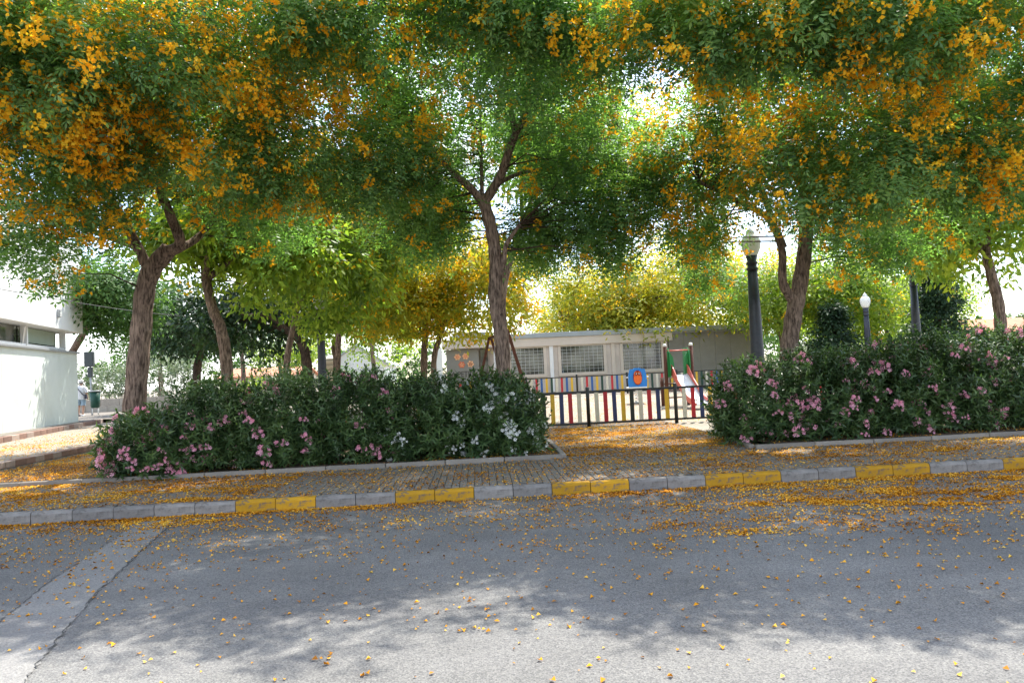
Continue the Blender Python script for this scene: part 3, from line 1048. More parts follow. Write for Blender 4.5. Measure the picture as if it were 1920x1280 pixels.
def clumps_in(lobes, thr, seed, nsc=.9):
    """clump centres in ellipsoid lobes, thinned by noise so that sky shows through; returns centres, lobe index, outward"""
    C_, I_, O_ = [], [], []
    for li, lb in enumerate(lobes):
        c, r, n = np.array(lb[0]), np.array(lb[1]), lb[2]
        u = rdirs(n) * (rng.random((n, 1)) ** .42)
        p = c + u * r
        keep = vnoise(p * nsc + 31.7, seed) < thr
        C_.append(p[keep]); I_.append(np.full(keep.sum(), li)); O_.append(u[keep])
    return np.concatenate(C_), np.concatenate(I_), np.concatenate(O_)


def crown_mesh(name, centres, outward, templates, per, sig, mat, smin, smax, droop=.25, flutter=.42):
    n = len(centres) * per
    c = np.repeat(centres, per, 0)
    o = np.repeat(outward, per, 0)
    off = rng.normal(size=(n, 3)) * np.array(sig)
    # sprays: leaves of one clump line up along a few shared twigs
    pos = c + off
    d = off / (np.linalg.norm(off, axis=1, keepdims=True) + .05) + .6 * o + rng.normal(size=(n, 3)) * .45
    d[:, 2] -= droop + .25 * rng.random(n)
    up = np.tile(np.array([0, 0, 1.0]), (n, 1)) + .45 * o + rng.normal(size=(n, 3)) * flutter
    sc = smin + (smax - smin) * rng.random(n)
    return np_mesh(name, scatter(templates, pos, d, up, sc), 4, mat)


def bezier(pts, n):
    """Catmull-Rom through pts"""
    P = [Vector(p) for p in pts]
    P = [P[0] * 2 - P[1]] + P + [P[-1] * 2 - P[-2]]
    out = []
    for i in range(1, len(P) - 2):
        for k in range(n):
            t = k / n
            a, b, c, d = P[i - 1], P[i], P[i + 1], P[i + 2]
            out.append(.5 * ((2 * b) + (c - a) * t + (2 * a - 5 * b + 4 * c - d) * t * t + (3 * b - 3 * c + d - a) * t ** 3))
    out.append(P[-2])
    return out


def limb(pts, r0, r1, name, mat, parent, n=12, seed=0, wob=.05, flare=0.0):
    cur_ = bezier(pts, 7)
    m = len(cur_)
    rr = []
    for i in range(m):
        t = i / (m - 1)
        r = r0 + (r1 - r0) * t
        if flare: r *= 1 + flare * max(0, 1 - t * 5) ** 2
        rr.append(r * (1 + .05 * math.sin(i * 1.7 + seed)))
    MB().tube(cur_, rr, n, wob=wob, seed=seed).build(name, mat, parent)
    return cur_


def twigs(centres, sk, parent, mat, r=.016, seed=1):
    """thin branches from the limbs out to the clumps"""
    sk = np.array([tuple(p) for p in sk])
    r2 = random.Random(seed)
    mb = MB()
    for c in centres:
        d = np.linalg.norm(sk - c, axis=1) + np.maximum(0, sk[:, 2] - c[2]) * .6
        j = int(np.argmin(d))
        if d[j] > 1.7: continue
        a, b = Vector(sk[j]), Vector(c)
        m = a.lerp(b, .5) + Vector((r2.uniform(-.2, .2), r2.uniform(-.2, .2), r2.uniform(-.05, .25)))
        mb.tube([a, m, b], [r * 1.3, r * .8, r * .35], 4, cap=False)
    return tag(mb.build('twigs', mat, parent), kind='stuff')


def racemes(name, pos, templates, per, sig, mat, parent, scale=(.8, 1.2)):
    n = len(pos) * per
    p = np.repeat(pos, per, 0) + rng.normal(size=(n, 3)) * np.array(sig)
    me = np_mesh(name, scatter(templates, p, rdirs(n), rdirs(n), scale[0] + (scale[1] - scale[0]) * rng.random(n)), 4, mat)
    o = link(name, me, parent)
    return tag(o, kind='stuff')


def front_tree(name, label, base, trunk_pts, r0, r1, limbs, lobes, per, thr, flower_n, per_fl, seed, knots=()):
    """trunk_pts, limbs and lobes are world points; the thing's root stands at the trunk's foot"""
    B = Vector(base)
    t = tag(empty(name, B), label, 'tree', 'blossoming street trees along the pavement')
    loc = lambda p: Vector(p) - B
    sk = []
    tr = limb([loc(p) for p in trunk_pts], r0, r1, 'trunk', M['bark'], t, 18, seed, .05, .35)
    sk += tr[len(tr) // 2:]
    for k, (pts, a, b) in enumerate(limbs):
        sk += limb([loc(p) for p in pts], a * .85, b * .85, 'limb', M['bark'], t, 10, seed + k + 1, .05)[3:]
    for (px, py, Y, kr) in knots:
        c = loc(A3(px, py, Y))
        ring = [(math.cos(2 * PI * k / 12) * kr, 0, math.sin(2 * PI * k / 12) * kr * 1.2) for k in range(12)]
        mbk = MB().tube([c + Vector(q) for q in ring + ring[:1]], kr * .32, 6, wob=.2, seed=int(px))
        kn = mbk.build('knot', M['bark'], t)
        MB().lathe([(kr * .9, -.01), (kr * .8, .012), (kr * .3, .004)], (0, 0, 0), 10).build('knot_heart', M['bark_dark'], kn)
        kn.children[0].rotation_euler = (PI / 2, 0, 0); kn.children[0].location = c
    lb = [(tuple(loc(l[0])), l[1], l[2], l[3]) for l in lobes]
    C_, I_, O_ = clumps_in(lb, thr, seed)
    cr = link('crown', crown_mesh('crown', C_, O_, T_FRONT, per, (.20, .20, .10), M['leaf_front'], .65, 1.3, .22, .24), t)
    sel = C_[rng.random(len(C_)) < .4]
    twigs(sel, sk, t, M['bark_dark'], .014, seed)
    # blossom bunches sit on the outside of the clumps, mostly where light reaches
    w = np.array([l[3] for l in lobes])[I_]
    w = w * np.clip((vnoise(C_ * 1.1 + 5.5, seed + 50) - .18) * 1.6, .25, .75) * (.25 + np.linalg.norm(O_, axis=1))
    pick = rng.choice(len(C_), size=flower_n, p=w / w.sum())
    pos = C_[pick] + norm(O_[pick] + rng.normal(size=(flower_n, 3)) * .35) * .38 + rng.normal(size=(flower_n, 3)) * .13
    racemes('blossoms', pos, T_FLOWER, per_fl, (.022 + .003 * per_fl,) * 3, M['blossom'], cr)
    return t


A3 = lambda px, py, Y: tuple(at(px, py, Y))
# left tree
front_tree('blossoming_tree', 'left street tree thick with orange blossom, trunk rising from the pink oleanders', (-6.50, 14.05, .15),
           [(-6.50, 14.05, .10), A3(252, 760, 14.0), A3(264, 620, 13.95), A3(278, 520, 13.9), A3(318, 466, 13.85)], .205, .155,
           [([A3(278, 505, 13.9), A3(258, 462, 13.8), A3(220, 395, 13.3), A3(120, 250, 12.6), A3(60, 120, 12.2)], .12, .05),
            ([A3(310, 475, 13.85), A3(338, 455, 13.7), A3(318, 400, 13.4), A3(300, 330, 13.1), A3(335, 110, 12.6), A3(400, 60, 12.2)], .13, .045),
            ([A3(330, 470, 13.9), A3(385, 430, 14.4), A3(470, 300, 15.0), A3(520, 150, 15.2)], .09, .035),
            ([A3(262, 465, 13.8), A3(150, 420, 14.5), A3(0, 310, 15.0)], .08, .03)],
           [(A3(240, 110, 12.4), (3.7, 2.8, 2.0), 250, 1.0), (A3(120, 300, 11.6), (2.0, 1.6, .95), 90, 1.0), (A3(430, 270, 12.0), (2.0, 1.7, .95), 100, .9), ((-5.6, 9.6, 6.2), (3.5, 1.5, .9), 190, 1.2), ((-2.0, 10.3, 6.9), (1.6, 1.3, .7), 95, .7),
            (A3(60, 440, 12.4), (1.3, 1.2, .8), 30, .25), (A3(520, 380, 14.6), (1.4, 1.3, .9), 32, .1), (A3(260, 60, 15.0), (3.6, 2.0, 2.0), 40, .4), (A3(-60, 180, 13.0), (2.0, 2.2, 1.8), 60, .8)],
           28, .72, 4000, 12, 21, ((268, 518, 13.76, .045), (262, 580, 13.78, .03)))
# middle tree
front_tree('blossoming_tree', 'middle street tree with slender forked trunk and open green crown', (at(950, 760, 14.5).x, 14.5, .15),
           [(at(950, 760, 14.5).x, 14.5, .10), A3(945, 720, 14.5), A3(941, 640, 14.5), A3(929, 560, 14.5), A3(930, 490, 14.5), A3(920, 425, 14.5), A3(906, 375, 14.5)], .155, .115,
           [([A3(908, 382, 14.5), A3(880, 350, 14.4), A3(835, 312, 14.2), A3(780, 240, 13.8), A3(720, 150, 13.4)], .105, .04),
            ([A3(907, 382, 14.5), A3(938, 330, 14.4), A3(962, 262, 14.2), A3(985, 215, 14.0), A3(1002, 150, 13.8), A3(1010, 40, 13.4)], .12, .045),
            ([A3(966, 250, 14.2), A3(955, 190, 14.4), A3(950, 140, 14.6), A3(940, 20, 14.8)], .07, .035),
            ([A3(904, 378, 14.5), A3(903, 320, 14.9), A3(900, 200, 15.6)], .06, .03),
            ([A3(925, 350, 14.4), A3(975, 325, 15.0), A3(1080, 300, 15.8), A3(1160, 240, 16.0)], .055, .025),
            ([A3(931, 545, 14.5), A3(944, 490, 14.45), A3(950, 458, 14.4), A3(975, 420, 14.3)], .085, .04)],
           [(A3(920, 70, 14.4), (3.0, 2.3, 1.9), 180, .5), (A3(1000, 60, 10.9), (1.9, 1.2, 1.0), 60, 1.0), ((1.2, 10.0, 7.0), (2.3, 1.2, .6), 150, .8), ((2.2, 18.2, 7.4), (1.7, 1.8, 1.0), 50, .2), (A3(690, 300, 13.2), (1.1, 1.2, 1.0), 50, .9),
            (A3(1120, 350, 14.6), (1.4, 1.3, 1.1), 52, .35), (A3(780, 300, 14.6), (1.2, 1.3, 1.3), 58, .5), (A3(1060, 200, 14.2), (1.7, 1.6, 1.4), 50, .5), (A3(1020, 420, 15.6), (.9, 1.0, .7), 22, .1), (A3(850, 300, 16.2), (1.5, 1.2, 1.3), 46, .3), (A3(1130, 450, 15.4), (1.25, 1.0, .6), 42, .25), (A3(1010, 435, 15.6), (.8, .8, .5), 30, .2), (A3(800, 425, 15.5), (1.1, 1.0, .55), 36, .3), (A3(1200, 330, 15.0), (.8, .9, .9), 32, .4), (A3(1030, 290, 16.4), (1.2, 1.1, 1.2), 30, .3), (A3(700, 120, 13.5), (1.4, 1.4, 1.3), 45, .5)],
           29, .72, 850, 11, 33, ((914, 402, 14.40, .035), (940, 590, 14.36, .03), (934, 470, 14.38, .025)))
# right tree
front_tree('blossoming_tree', 'right street tree with broad crown of small orange blossom, trunk beside the nearest lamp', (at(1476, 760, 14.6).x, 14.6, .15),
           [(at(1476, 760, 14.6).x, 14.6, .10), A3(1477, 690, 14.6), A3(1487, 600, 14.6), A3(1500, 530, 14.6), A3(1510, 450, 14.6), A3(1512, 380, 14.6)], .19, .125,
           [([A3(1492, 570, 14.6), A3(1468, 530, 14.5), A3(1466, 470, 14.4), A3(1440, 410, 14.2), A3(1385, 378, 13.9), A3(1310, 340, 13.6)], .12, .04),
            ([A3(1470, 465, 14.4), A3(1440, 390, 14.4), A3(1420, 300, 14.6), A3(1425, 100, 14.6), A3(1450, 20, 14.6)], .085, .035),
            ([A3(1512, 390, 14.6), A3(1500, 300, 14.2), A3(1560, 150, 13.5), A3(1640, 40, 13.0)], .11, .04),
            ([A3(1512, 400, 14.6), A3(1600, 330, 14.4), A3(1740, 220, 14.0)], .1, .035),
            ([A3(1425, 250, 14.5), A3(1365, 90, 14.2), A3(1325, 0, 14.0)], .07, .04)],
           [(A3(1640, 120, 12.4), (3.9, 2.8, 2.0), 280, 1.0), (A3(1600, 300, 11.3), (2.0, 1.5, .9), 100, 1.0), (A3(1840, 290, 12.0), (2.0, 1.7, 1.1), 110, .9), ((4.9, 9.35, 6.2), (3.0, 1.3, .7), 220, 1.0), ((5.4, 17.6, 7.2), (1.8, 2.0, 1.1), 60, .2), ((9.4, 9.9, 6.2), (2.0, 1.6, .8), 95, 1.0),
            (A3(1330, 270, 13.4), (1.1, 1.2, 1.1), 50, 1.0), (A3(1290, 400, 14.8), (.8, .8, .8), 40, .5), (A3(1325, 500, 17.6), (.42, .4, .7), 18, .4), ((3.3, 12.8, 8.7), (1.4, 1.3, .5), 60, .3), (A3(1640, 420, 14.6), (1.6, 1.4, .9), 50, .3), (A3(1660, 60, 15.4), (3.7, 2.0, 2.0), 45, .4), (A3(1980, 140, 12.6), (2.0, 2.2, 1.8), 60, .8)],
           28, .72, 6400, 6, 47)

# ---- trees of the park behind
def back_crown(kind, seed, n_cl=150, per=42):
    """unit crown about 1 m in radius (scaled later) as (leaf mesh, blossom positions)"""
    lobes = [((0, 0, 0), (1, 1, .72), int(n_cl * .6), 1)]
    r2 = random.Random(seed)
    for k in range(5):
        a = k * 1.257 + r2.uniform(-.3, .3)
        lobes.append(((.62 * math.cos(a), .62 * math.sin(a), r2.uniform(-.25, .35)), (.48, .48, .36), int(n_cl * .1), 1))
    C_, I_, O_ = clumps_in(lobes, .7, seed, 2.6)
    return C_, O_


def park_tree(name, label, X, Y, crown_c, R_, kind, seed, trunk_pts=None, r0=.17, n_cl=150, per=30, flowers=0, group='trees of the park behind the hedges', zflat=1.0, bark='bark'):
    B = Vector((X, Y, gz(Y)))
    t = tag(empty(name, B), label, 'tree', group)
    C_, O_ = back_crown(kind, seed, n_cl, per)
    cc = np.array(Vector(crown_c) - B)
    C_ = C_ * np.array([R_, R_, R_ * zflat]) + cc
    tmpl, mat, sig, sc = {'green': (T_BACK, 'leaf_green', .12, 1.0), 'back': (T_BACK, 'leaf_back', .12, 1.0), 'yellow': (T_BACK, 'leaf_yellow', .12, 1.0), 'dark': (T_BROAD, 'leaf_dark', .13, 1.25)}[kind]
    s = sig * max(2.2, R_)
    k = sc * (.75 + .14 * R_)
    cr = link('crown', crown_mesh('crown', C_, O_, tmpl, per, (s, s, s * .65), M[mat], .8 * k, 1.25 * k, .3), t)
    pts = trunk_pts or [(0, 0, -.05), (.05, 0, cc[2] * .4), (-.05, .05, cc[2] * .75)]
    if trunk_pts: pts = [Vector(p) - B for p in trunk_pts]
    tr = limb(pts, r0, r0 * .68, 'trunk', M[bark], t, 12, seed, .06, .3)
    top = tr[-1]
    sk = list(tr[-2:])
    r2 = random.Random(seed)
    for q in range(4):
        a = q * 1.57 + r2.uniform(-.5, .5)
        e = Vector(cc) + Vector((math.cos(a) * R_ * .55, math.sin(a) * R_ * .55, R_ * r2.uniform(-.1, .35)))
        m = top.lerp(e, .45) + Vector((0, 0, .1 * R_))
        sk += limb([top - Vector((0, 0, .08)), m, e], r0 * .55, r0 * .16, 'limb', M[bark], t, 7, seed + q, .05)[2:]
    twigs(C_[::3], sk, t, M['bark_dark'], .018, seed)
    if flowers:
        pk = rng.integers(0, len(C_), flowers)
        pos = C_[pk] + norm(O_[pk] + rng.normal(size=(flowers, 3)) * .4 + np.array([0, -.15, .25])) * s * 1.6
        racemes('blossoms', pos, T_FLOWER_BIG, 7, (s * .4, s * .4, s * .3), M['blossom_far'], cr, (.8, 1.3))
    return t


M['blossom_far'] = mat_leaf('yellow_blossom', (.78, .38, .015), (.90, .54, .025), (.95, .68, .06), .45, (1.15, 1.1, .6), .8, .6, .15)
def P3(px, py, Y): return at(px, py, Y)
def base_pt(px, py, Y):
    p = at(px, py, Y); return Vector((p.x, Y, gz(Y) - .05))

park_tree('park_tree', 'park tree with curved bare trunk just right of the left street tree', at(425, 760, 19).x, 19, P3(470, 430, 19.3), 2.7, 'back', 101,
          [base_pt(427, 760, 19), P3(425, 690, 19), P3(415, 620, 19), P3(398, 575, 19.1), P3(385, 520, 19.2)], .165, 170, 40, 60)
park_tree('park_tree', 'park tree with thin leaning trunk left of the lamp among the trees', at(533, 740, 25).x, 25, P3(600, 500, 22.8), 2.5, 'back', 102,
          [base_pt(530, 740, 25), P3(538, 680, 25), P3(548, 620, 25), P3(556, 580, 25)], .12, 150, 36, 70)
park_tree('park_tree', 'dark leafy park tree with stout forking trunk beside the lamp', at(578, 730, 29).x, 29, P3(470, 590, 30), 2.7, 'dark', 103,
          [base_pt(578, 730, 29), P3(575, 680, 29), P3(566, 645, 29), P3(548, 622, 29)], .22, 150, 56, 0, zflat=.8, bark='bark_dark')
park_tree('park_tree', 'park tree with slender forked trunk in front of the white gabled house', at(630, 720, 33).x, 33, P3(655, 545, 32), 2.9, 'back', 104,
          [base_pt(630, 720, 33), P3(630, 680, 33), P3(626, 650, 33), P3(634, 625, 33)], .14, 150, 34, 60)
park_tree('park_tree', 'yellow blossoming tree with the left of two close trunks by the kiosk', at(794, 720, 30).x, 30, P3(745, 545, 29), 2.6, 'yellow', 105,
          [base_pt(794, 720, 30), P3(795, 670, 30), P3(798, 630, 30), P3(800, 610, 30)], .15, 150, 32, 330, bark='bark')
park_tree('park_tree', 'yellow blossoming tree with the right of two close trunks by the kiosk', at(815, 720, 29.4).x, 29.4, P3(885, 550, 29.4), 2.6, 'yellow', 106,
          [base_pt(814, 720, 29.4), P3(813, 680, 29.4), P3(822, 640, 29.4), P3(832, 605, 29.4)], .13, 150, 30, 480, bark='bark')
park_tree('park_tree', 'golden tree rising behind the middle of the kiosk roof', 5.6, 45.5, P3(1110, 570, 44), 4.2, 'yellow', 107, None, .2, 170, 34, 330)
park_tree('park_tree', 'golden tree spreading over the right half of the kiosk roof', 10.4, 45.2, P3(1255, 560, 42.5), 5.0, 'yellow', 108, None, .2, 200, 36, 420)
park_tree('park_tree', 'yellow green tree behind the nearest lamp post', at(1440, 640, 36).x + 1.5, 38, P3(1450, 555, 36), 2.9, 'back', 109, None, .15, 130, 32, 160)
park_tree('park_tree', 'bright green tree with straight trunk at the far right', at(1872, 720, 19).x, 19, P3(1800, 385, 20), 2.8, 'back', 110,
          [base_pt(1880, 720, 19), P3(1877, 640, 19), P3(1872, 570, 19), P3(1860, 520, 19), P3(1848, 470, 19.2)], .165, 190, 42, 60)
park_tree('park_tree', 'olive green tree overhanging the small distant lamp', at(1490, 650, 36).x, 36, P3(1560, 545, 36), 3.0, 'back', 111, None, .15, 140, 34, 70)
park_tree('park_tree', 'low green tree behind the right trunk and conifers', at(1665, 650, 39).x, 39, P3(1650, 560, 38), 3.6, 'back', 112, None, .15, 140, 30, 80)
park_tree('park_tree', 'fresh green tree behind the corner of the white building', -18.9, 34, (-14.9, 31.0, 5.5), 2.35, 'green', 113,
          [(-18.9, 34, .4), (-18.7, 34, 2.2), (-17.6, 33.4, 3.6), (-16.3, 32.4, 4.8)], .2, 150, 36, 0)
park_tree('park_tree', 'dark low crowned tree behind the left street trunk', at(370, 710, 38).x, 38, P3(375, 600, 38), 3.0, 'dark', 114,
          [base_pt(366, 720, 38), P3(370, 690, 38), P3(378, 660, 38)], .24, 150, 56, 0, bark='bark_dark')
park_tree('park_tree', 'green tree filling the gap between the left and middle crowns', at(632, 640, 27).x, 27, P3(715, 400, 24), 3.0, 'yellow', 115, [base_pt(632, 740, 27), P3(633, 680, 27), P3(640, 600, 26.5), P3(668, 520, 25.5)], .12, 150, 32, 260)
park_tree('park_tree', 'leafy park tree whose crown shows through behind the middle street tree', at(944, 640, 22.5).x, 22.5, P3(1060, 270, 22.5), 2.7, 'back', 116, [base_pt(948, 760, 22.5), P3(946, 660, 22.5), P3(944, 540, 22.5), P3(980, 420, 22.5)], .14, 75, 30, 60)


for (px, Y, py, R_, kd, lab, sd) in [(300, 52, 640, 3.2, 'green', 'distant green tree just right of the left street trunk', 121), (455, 50, 625, 3.4, 'dark', 'distant dark tree right of the curved park trunk', 122),
                                 (525, 58, 640, 3.2, 'back', 'distant tree over the cream house', 123), (700, 50, 610, 3.6, 'back', 'distant tree beside the white gabled house', 124),
                                 (1490, 55, 590, 4.0, 'green', 'distant tree seen right behind the right street trunk', 125), (1580, 52, 590, 3.6, 'back', 'distant tree beyond the small lamp', 126), (1725, 50, 580, 3.8, 'back', 'distant tree beyond the taller conifer', 127)]:
    park_tree('park_tree', lab, at(px, 700, Y).x, Y, P3(px, py, Y), R_, kd, sd, None, .18, 90, 30, 0, 'distant trees behind the park')


def conifer(X, Y, H, R_, label, seed):
    t = tag(empty('conifer_tree', (X, Y, gz(Y))), label, 'tree', 'dark conifers at the right')
    limb([(0, 0, -.05), (.03, 0, H * .4), (0, .03, H * .96)], .14, .03, 'trunk', M['bark_dark'], t, 8, seed)
    n = 170
    z = rng.random(n) ** .8
    rr = R_ * (1 - z * .85) * (.35 + .65 * rng.random(n))
    a = rng.random(n) * 6.283
    C_ = np.stack([np.cos(a) * rr, np.sin(a) * rr, .3 + z * (H - .3)], 1)
    O_ = np.stack([np.cos(a), np.sin(a), np.full(n, -.1)], 1)
    link('crown', crown_mesh('crown', C_, O_, T_BROAD, 48, (.2, .2, .14), M['leaf_dark'], .8, 1.3, .1), t)


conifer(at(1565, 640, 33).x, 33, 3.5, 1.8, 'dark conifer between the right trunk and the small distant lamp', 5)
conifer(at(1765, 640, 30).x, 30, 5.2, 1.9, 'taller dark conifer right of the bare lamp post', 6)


def shrub_row(name, label, x0, x1, Y, z0, h, depth, mat, seed, cat='hedge', n=None, tmpl=None, lsc=1.0):
    t = tag(empty(name, ((x0 + x1) / 2, Y, z0)), label, cat)
    L = x1 - x0
    n = n or int(L * 16)
    C_ = np.stack([(rng.random(n) - .5) * L, (rng.random(n) - .5) * depth, h * (.08 + .85 * rng.random(n) ** .7)], 1)
    C_[:, 2] *= .8 + .35 * vnoise(C_ * np.array([.9, 0, 0]) + 3, seed)
    O_ = norm(C_ / np.array([L, depth, h]) + np.array([0, -.2, .2]))
    link('foliage', crown_mesh('foliage', C_, O_, tmpl or T_BROAD, 36, (.2, .17, .15), M[mat], .7 * lsc, 1.1 * lsc, -.3), t)
    mb = MB()
    for k in range(max(3, int(L * 1.5))):
        x = -L / 2 + L * (k + .5) / max(3, int(L * 1.5))
        mb.tube([(x, 0, -.05), (x + .06, .05, h * .45), (x - .05, 0, h * .75)], [.03, .022, .008], 5)
    mb.build('stems', M['bark_dark'], t)


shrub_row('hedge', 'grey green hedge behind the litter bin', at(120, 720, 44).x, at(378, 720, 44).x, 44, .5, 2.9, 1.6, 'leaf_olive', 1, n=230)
shrub_row('hedge', 'yellow green clipped hedge right of the curved park trunk', at(400, 710, 36).x, at(500, 710, 36).x, 36, gz(36), 1.45, 1.2, 'leaf_back', 2)
shrub_row('hedge', 'bright clipped hedge under the white gabled house', at(628, 690, 38).x, at(800, 690, 38).x, 38, gz(38), 1.75, 1.3, 'leaf_green', 3)
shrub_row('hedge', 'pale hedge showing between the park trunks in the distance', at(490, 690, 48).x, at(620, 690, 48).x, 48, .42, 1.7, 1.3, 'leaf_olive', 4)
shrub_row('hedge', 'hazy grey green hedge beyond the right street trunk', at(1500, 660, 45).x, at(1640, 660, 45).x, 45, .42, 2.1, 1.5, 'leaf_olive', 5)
shrub_row('hedge', 'dense green hedge far behind the right oleanders', at(1640, 660, 40).x, at(1990, 660, 40).x, 40, .42, 2.0, 1.5, 'leaf_green', 6)
shrub_row('hedge', 'sunlit green shrubs below the left end of the kiosk', at(690, 690, 33).x, at(812, 690, 33).x, 33, gz(33), 1.25, 1.0, 'leaf_green', 7)
shrub_row('hedge', 'distant dark tree belt on the horizon behind the park', -70, 90, 110, .3, 6.5, 5.0, 'leaf_green', 9, n=1300, lsc=3.4)

# low stone wall behind bin
strip_thing('garden_wall', 'low stone garden wall behind the litter bin', 'wall', tuple(at(120, 740, 42.6))[:2], tuple(at(330, 740, 42.6))[:2], .45,
            [(.42, 1.2, .3, 0, [M['wall_stone']], 'block'), (.38, 1.0, .26, 0, [M['wall_stone']], 'block')], 4)

# far houses
def house(X, Y, w, d, h, roof_h, mw, mr, label, rz=0.0, gable=True):
    t = tag(empty('house', (X, Y, .2), rz), label, 'house')
    MB().box((0, 0, h / 2), (w, d, h)).build('wall', mw, t)
    ov = .3
    if gable:
        out = [(-w / 2, h + .002), (w / 2, h + .002), (0, h + roof_h)]
        MB().prism(out, -d / 2, d / 2).build('gable', mw, t)
    r = MB()
    for s in (-1, 1):
        r.add([(s * (w / 2 + ov), -d / 2 - ov, h - ov * roof_h / (w / 2) + .02), (0, -d / 2 - ov, h + roof_h + .02), (0, d / 2 + ov, h + roof_h + .02), (s * (w / 2 + ov), d / 2 + ov, h - ov * roof_h / (w / 2) + .02),
               (s * (w / 2 + ov), -d / 2 - ov, h - ov * roof_h / (w / 2) + .16), (0, -d / 2 - ov, h + roof_h + .16), (0, d / 2 + ov, h + roof_h + .16), (s * (w / 2 + ov), d / 2 + ov, h - ov * roof_h / (w / 2) + .16)],
              [(0, 1, 2, 3), (7, 6, 5, 4), (0, 4, 5, 1), (3, 2, 6, 7), (0, 3, 7, 4)])
    r.build('roof', mr, t)
    for x in (-w * .25, w * .25):
        wn_ = MB().box((x, -d / 2 - .01, h * .55), (.9, .06, 1.1)).build('window', M['white_paint'], t)
        MB().box((x, -d / 2 - .045, h * .55), (.76, .02, .96)).build('pane', M['glass'], wn_)
    return t


p = at(690, 700, 62); house(p.x - .6, 64, 4.6, 8, 2.7, 1.5, M['house_white'], M['kiosk_roof'], 'white gabled house glimpsed behind the middle trees')
p = at(505, 690, 75); house(p.x, 76, 9, 7, 2.2, .8, M['house_cream'], M['roof_tile'], 'low cream house with terracotta roof seen between the park trunks', PI / 2)
p = at(1935, 650, 52); house(p.x, 55, 6, 9, 2.7, 1.0, M['house_white'], M['roof_tile'], 'white house with red tiled roof at the right edge', PI / 2)

# slatted beige service cabinet beside the lamp
p = at(613, 700, 35)
cab = tag(empty('service_cabinet', (p.x, 35, gz(35))), 'beige slatted service cabinet half hidden behind the park trunks', 'cabinet')
MB().box((0, 0, 1.15), (.75, .35, 2.3), bev=.02).build('body', M['kiosk'], cab)
for k in range(9): MB().box((0, -.19, .35 + .22 * k), (.7, .05, .15), M=Matrix.Rotation(.3, 3, 'X')).build('slat', M['kiosk_band'], cab)

# litter bin on a post with notice box
p = at(173, 770, 37.5)
bn = tag(empty('litter_bin', (p.x, 37.5, .534)), 'green litter bin on a pale post below a dark box beside the walker', 'bin')
MB().tube([(0, .0, 0), (-.06, 0, 2.6)], .045, 10).build('post', M['grey_metal'], bn)
MB().lathe([(.16, .35), (.20, .40), (.235, 1.15), (.225, 1.15)], (.2, -.1, 0), 18).build('bin_body', M['bin_green'], bn)
MB().lathe([(.27, 1.14), (.27, 1.19), (.23, 1.2)], (.2, -.1, 0), 18).build('rim', M['grey_metal'], bn)
for s in (-1, 1): MB().tube([(.2 + s * .14, -.1, 0), (.2 + s * .14, -.1, .40)], .03, 6).build('leg', M['white_paint'], bn)
MB().box((-.05, 0, 2.1), (.22, .16, .5), bev=.02).build('sleeve', M['box_grey'], bn)
MB().box((-.07, -.02, 2.75), (.44, .22, .75), bev=.02).build('notice_box', M['box_grey'], bn)

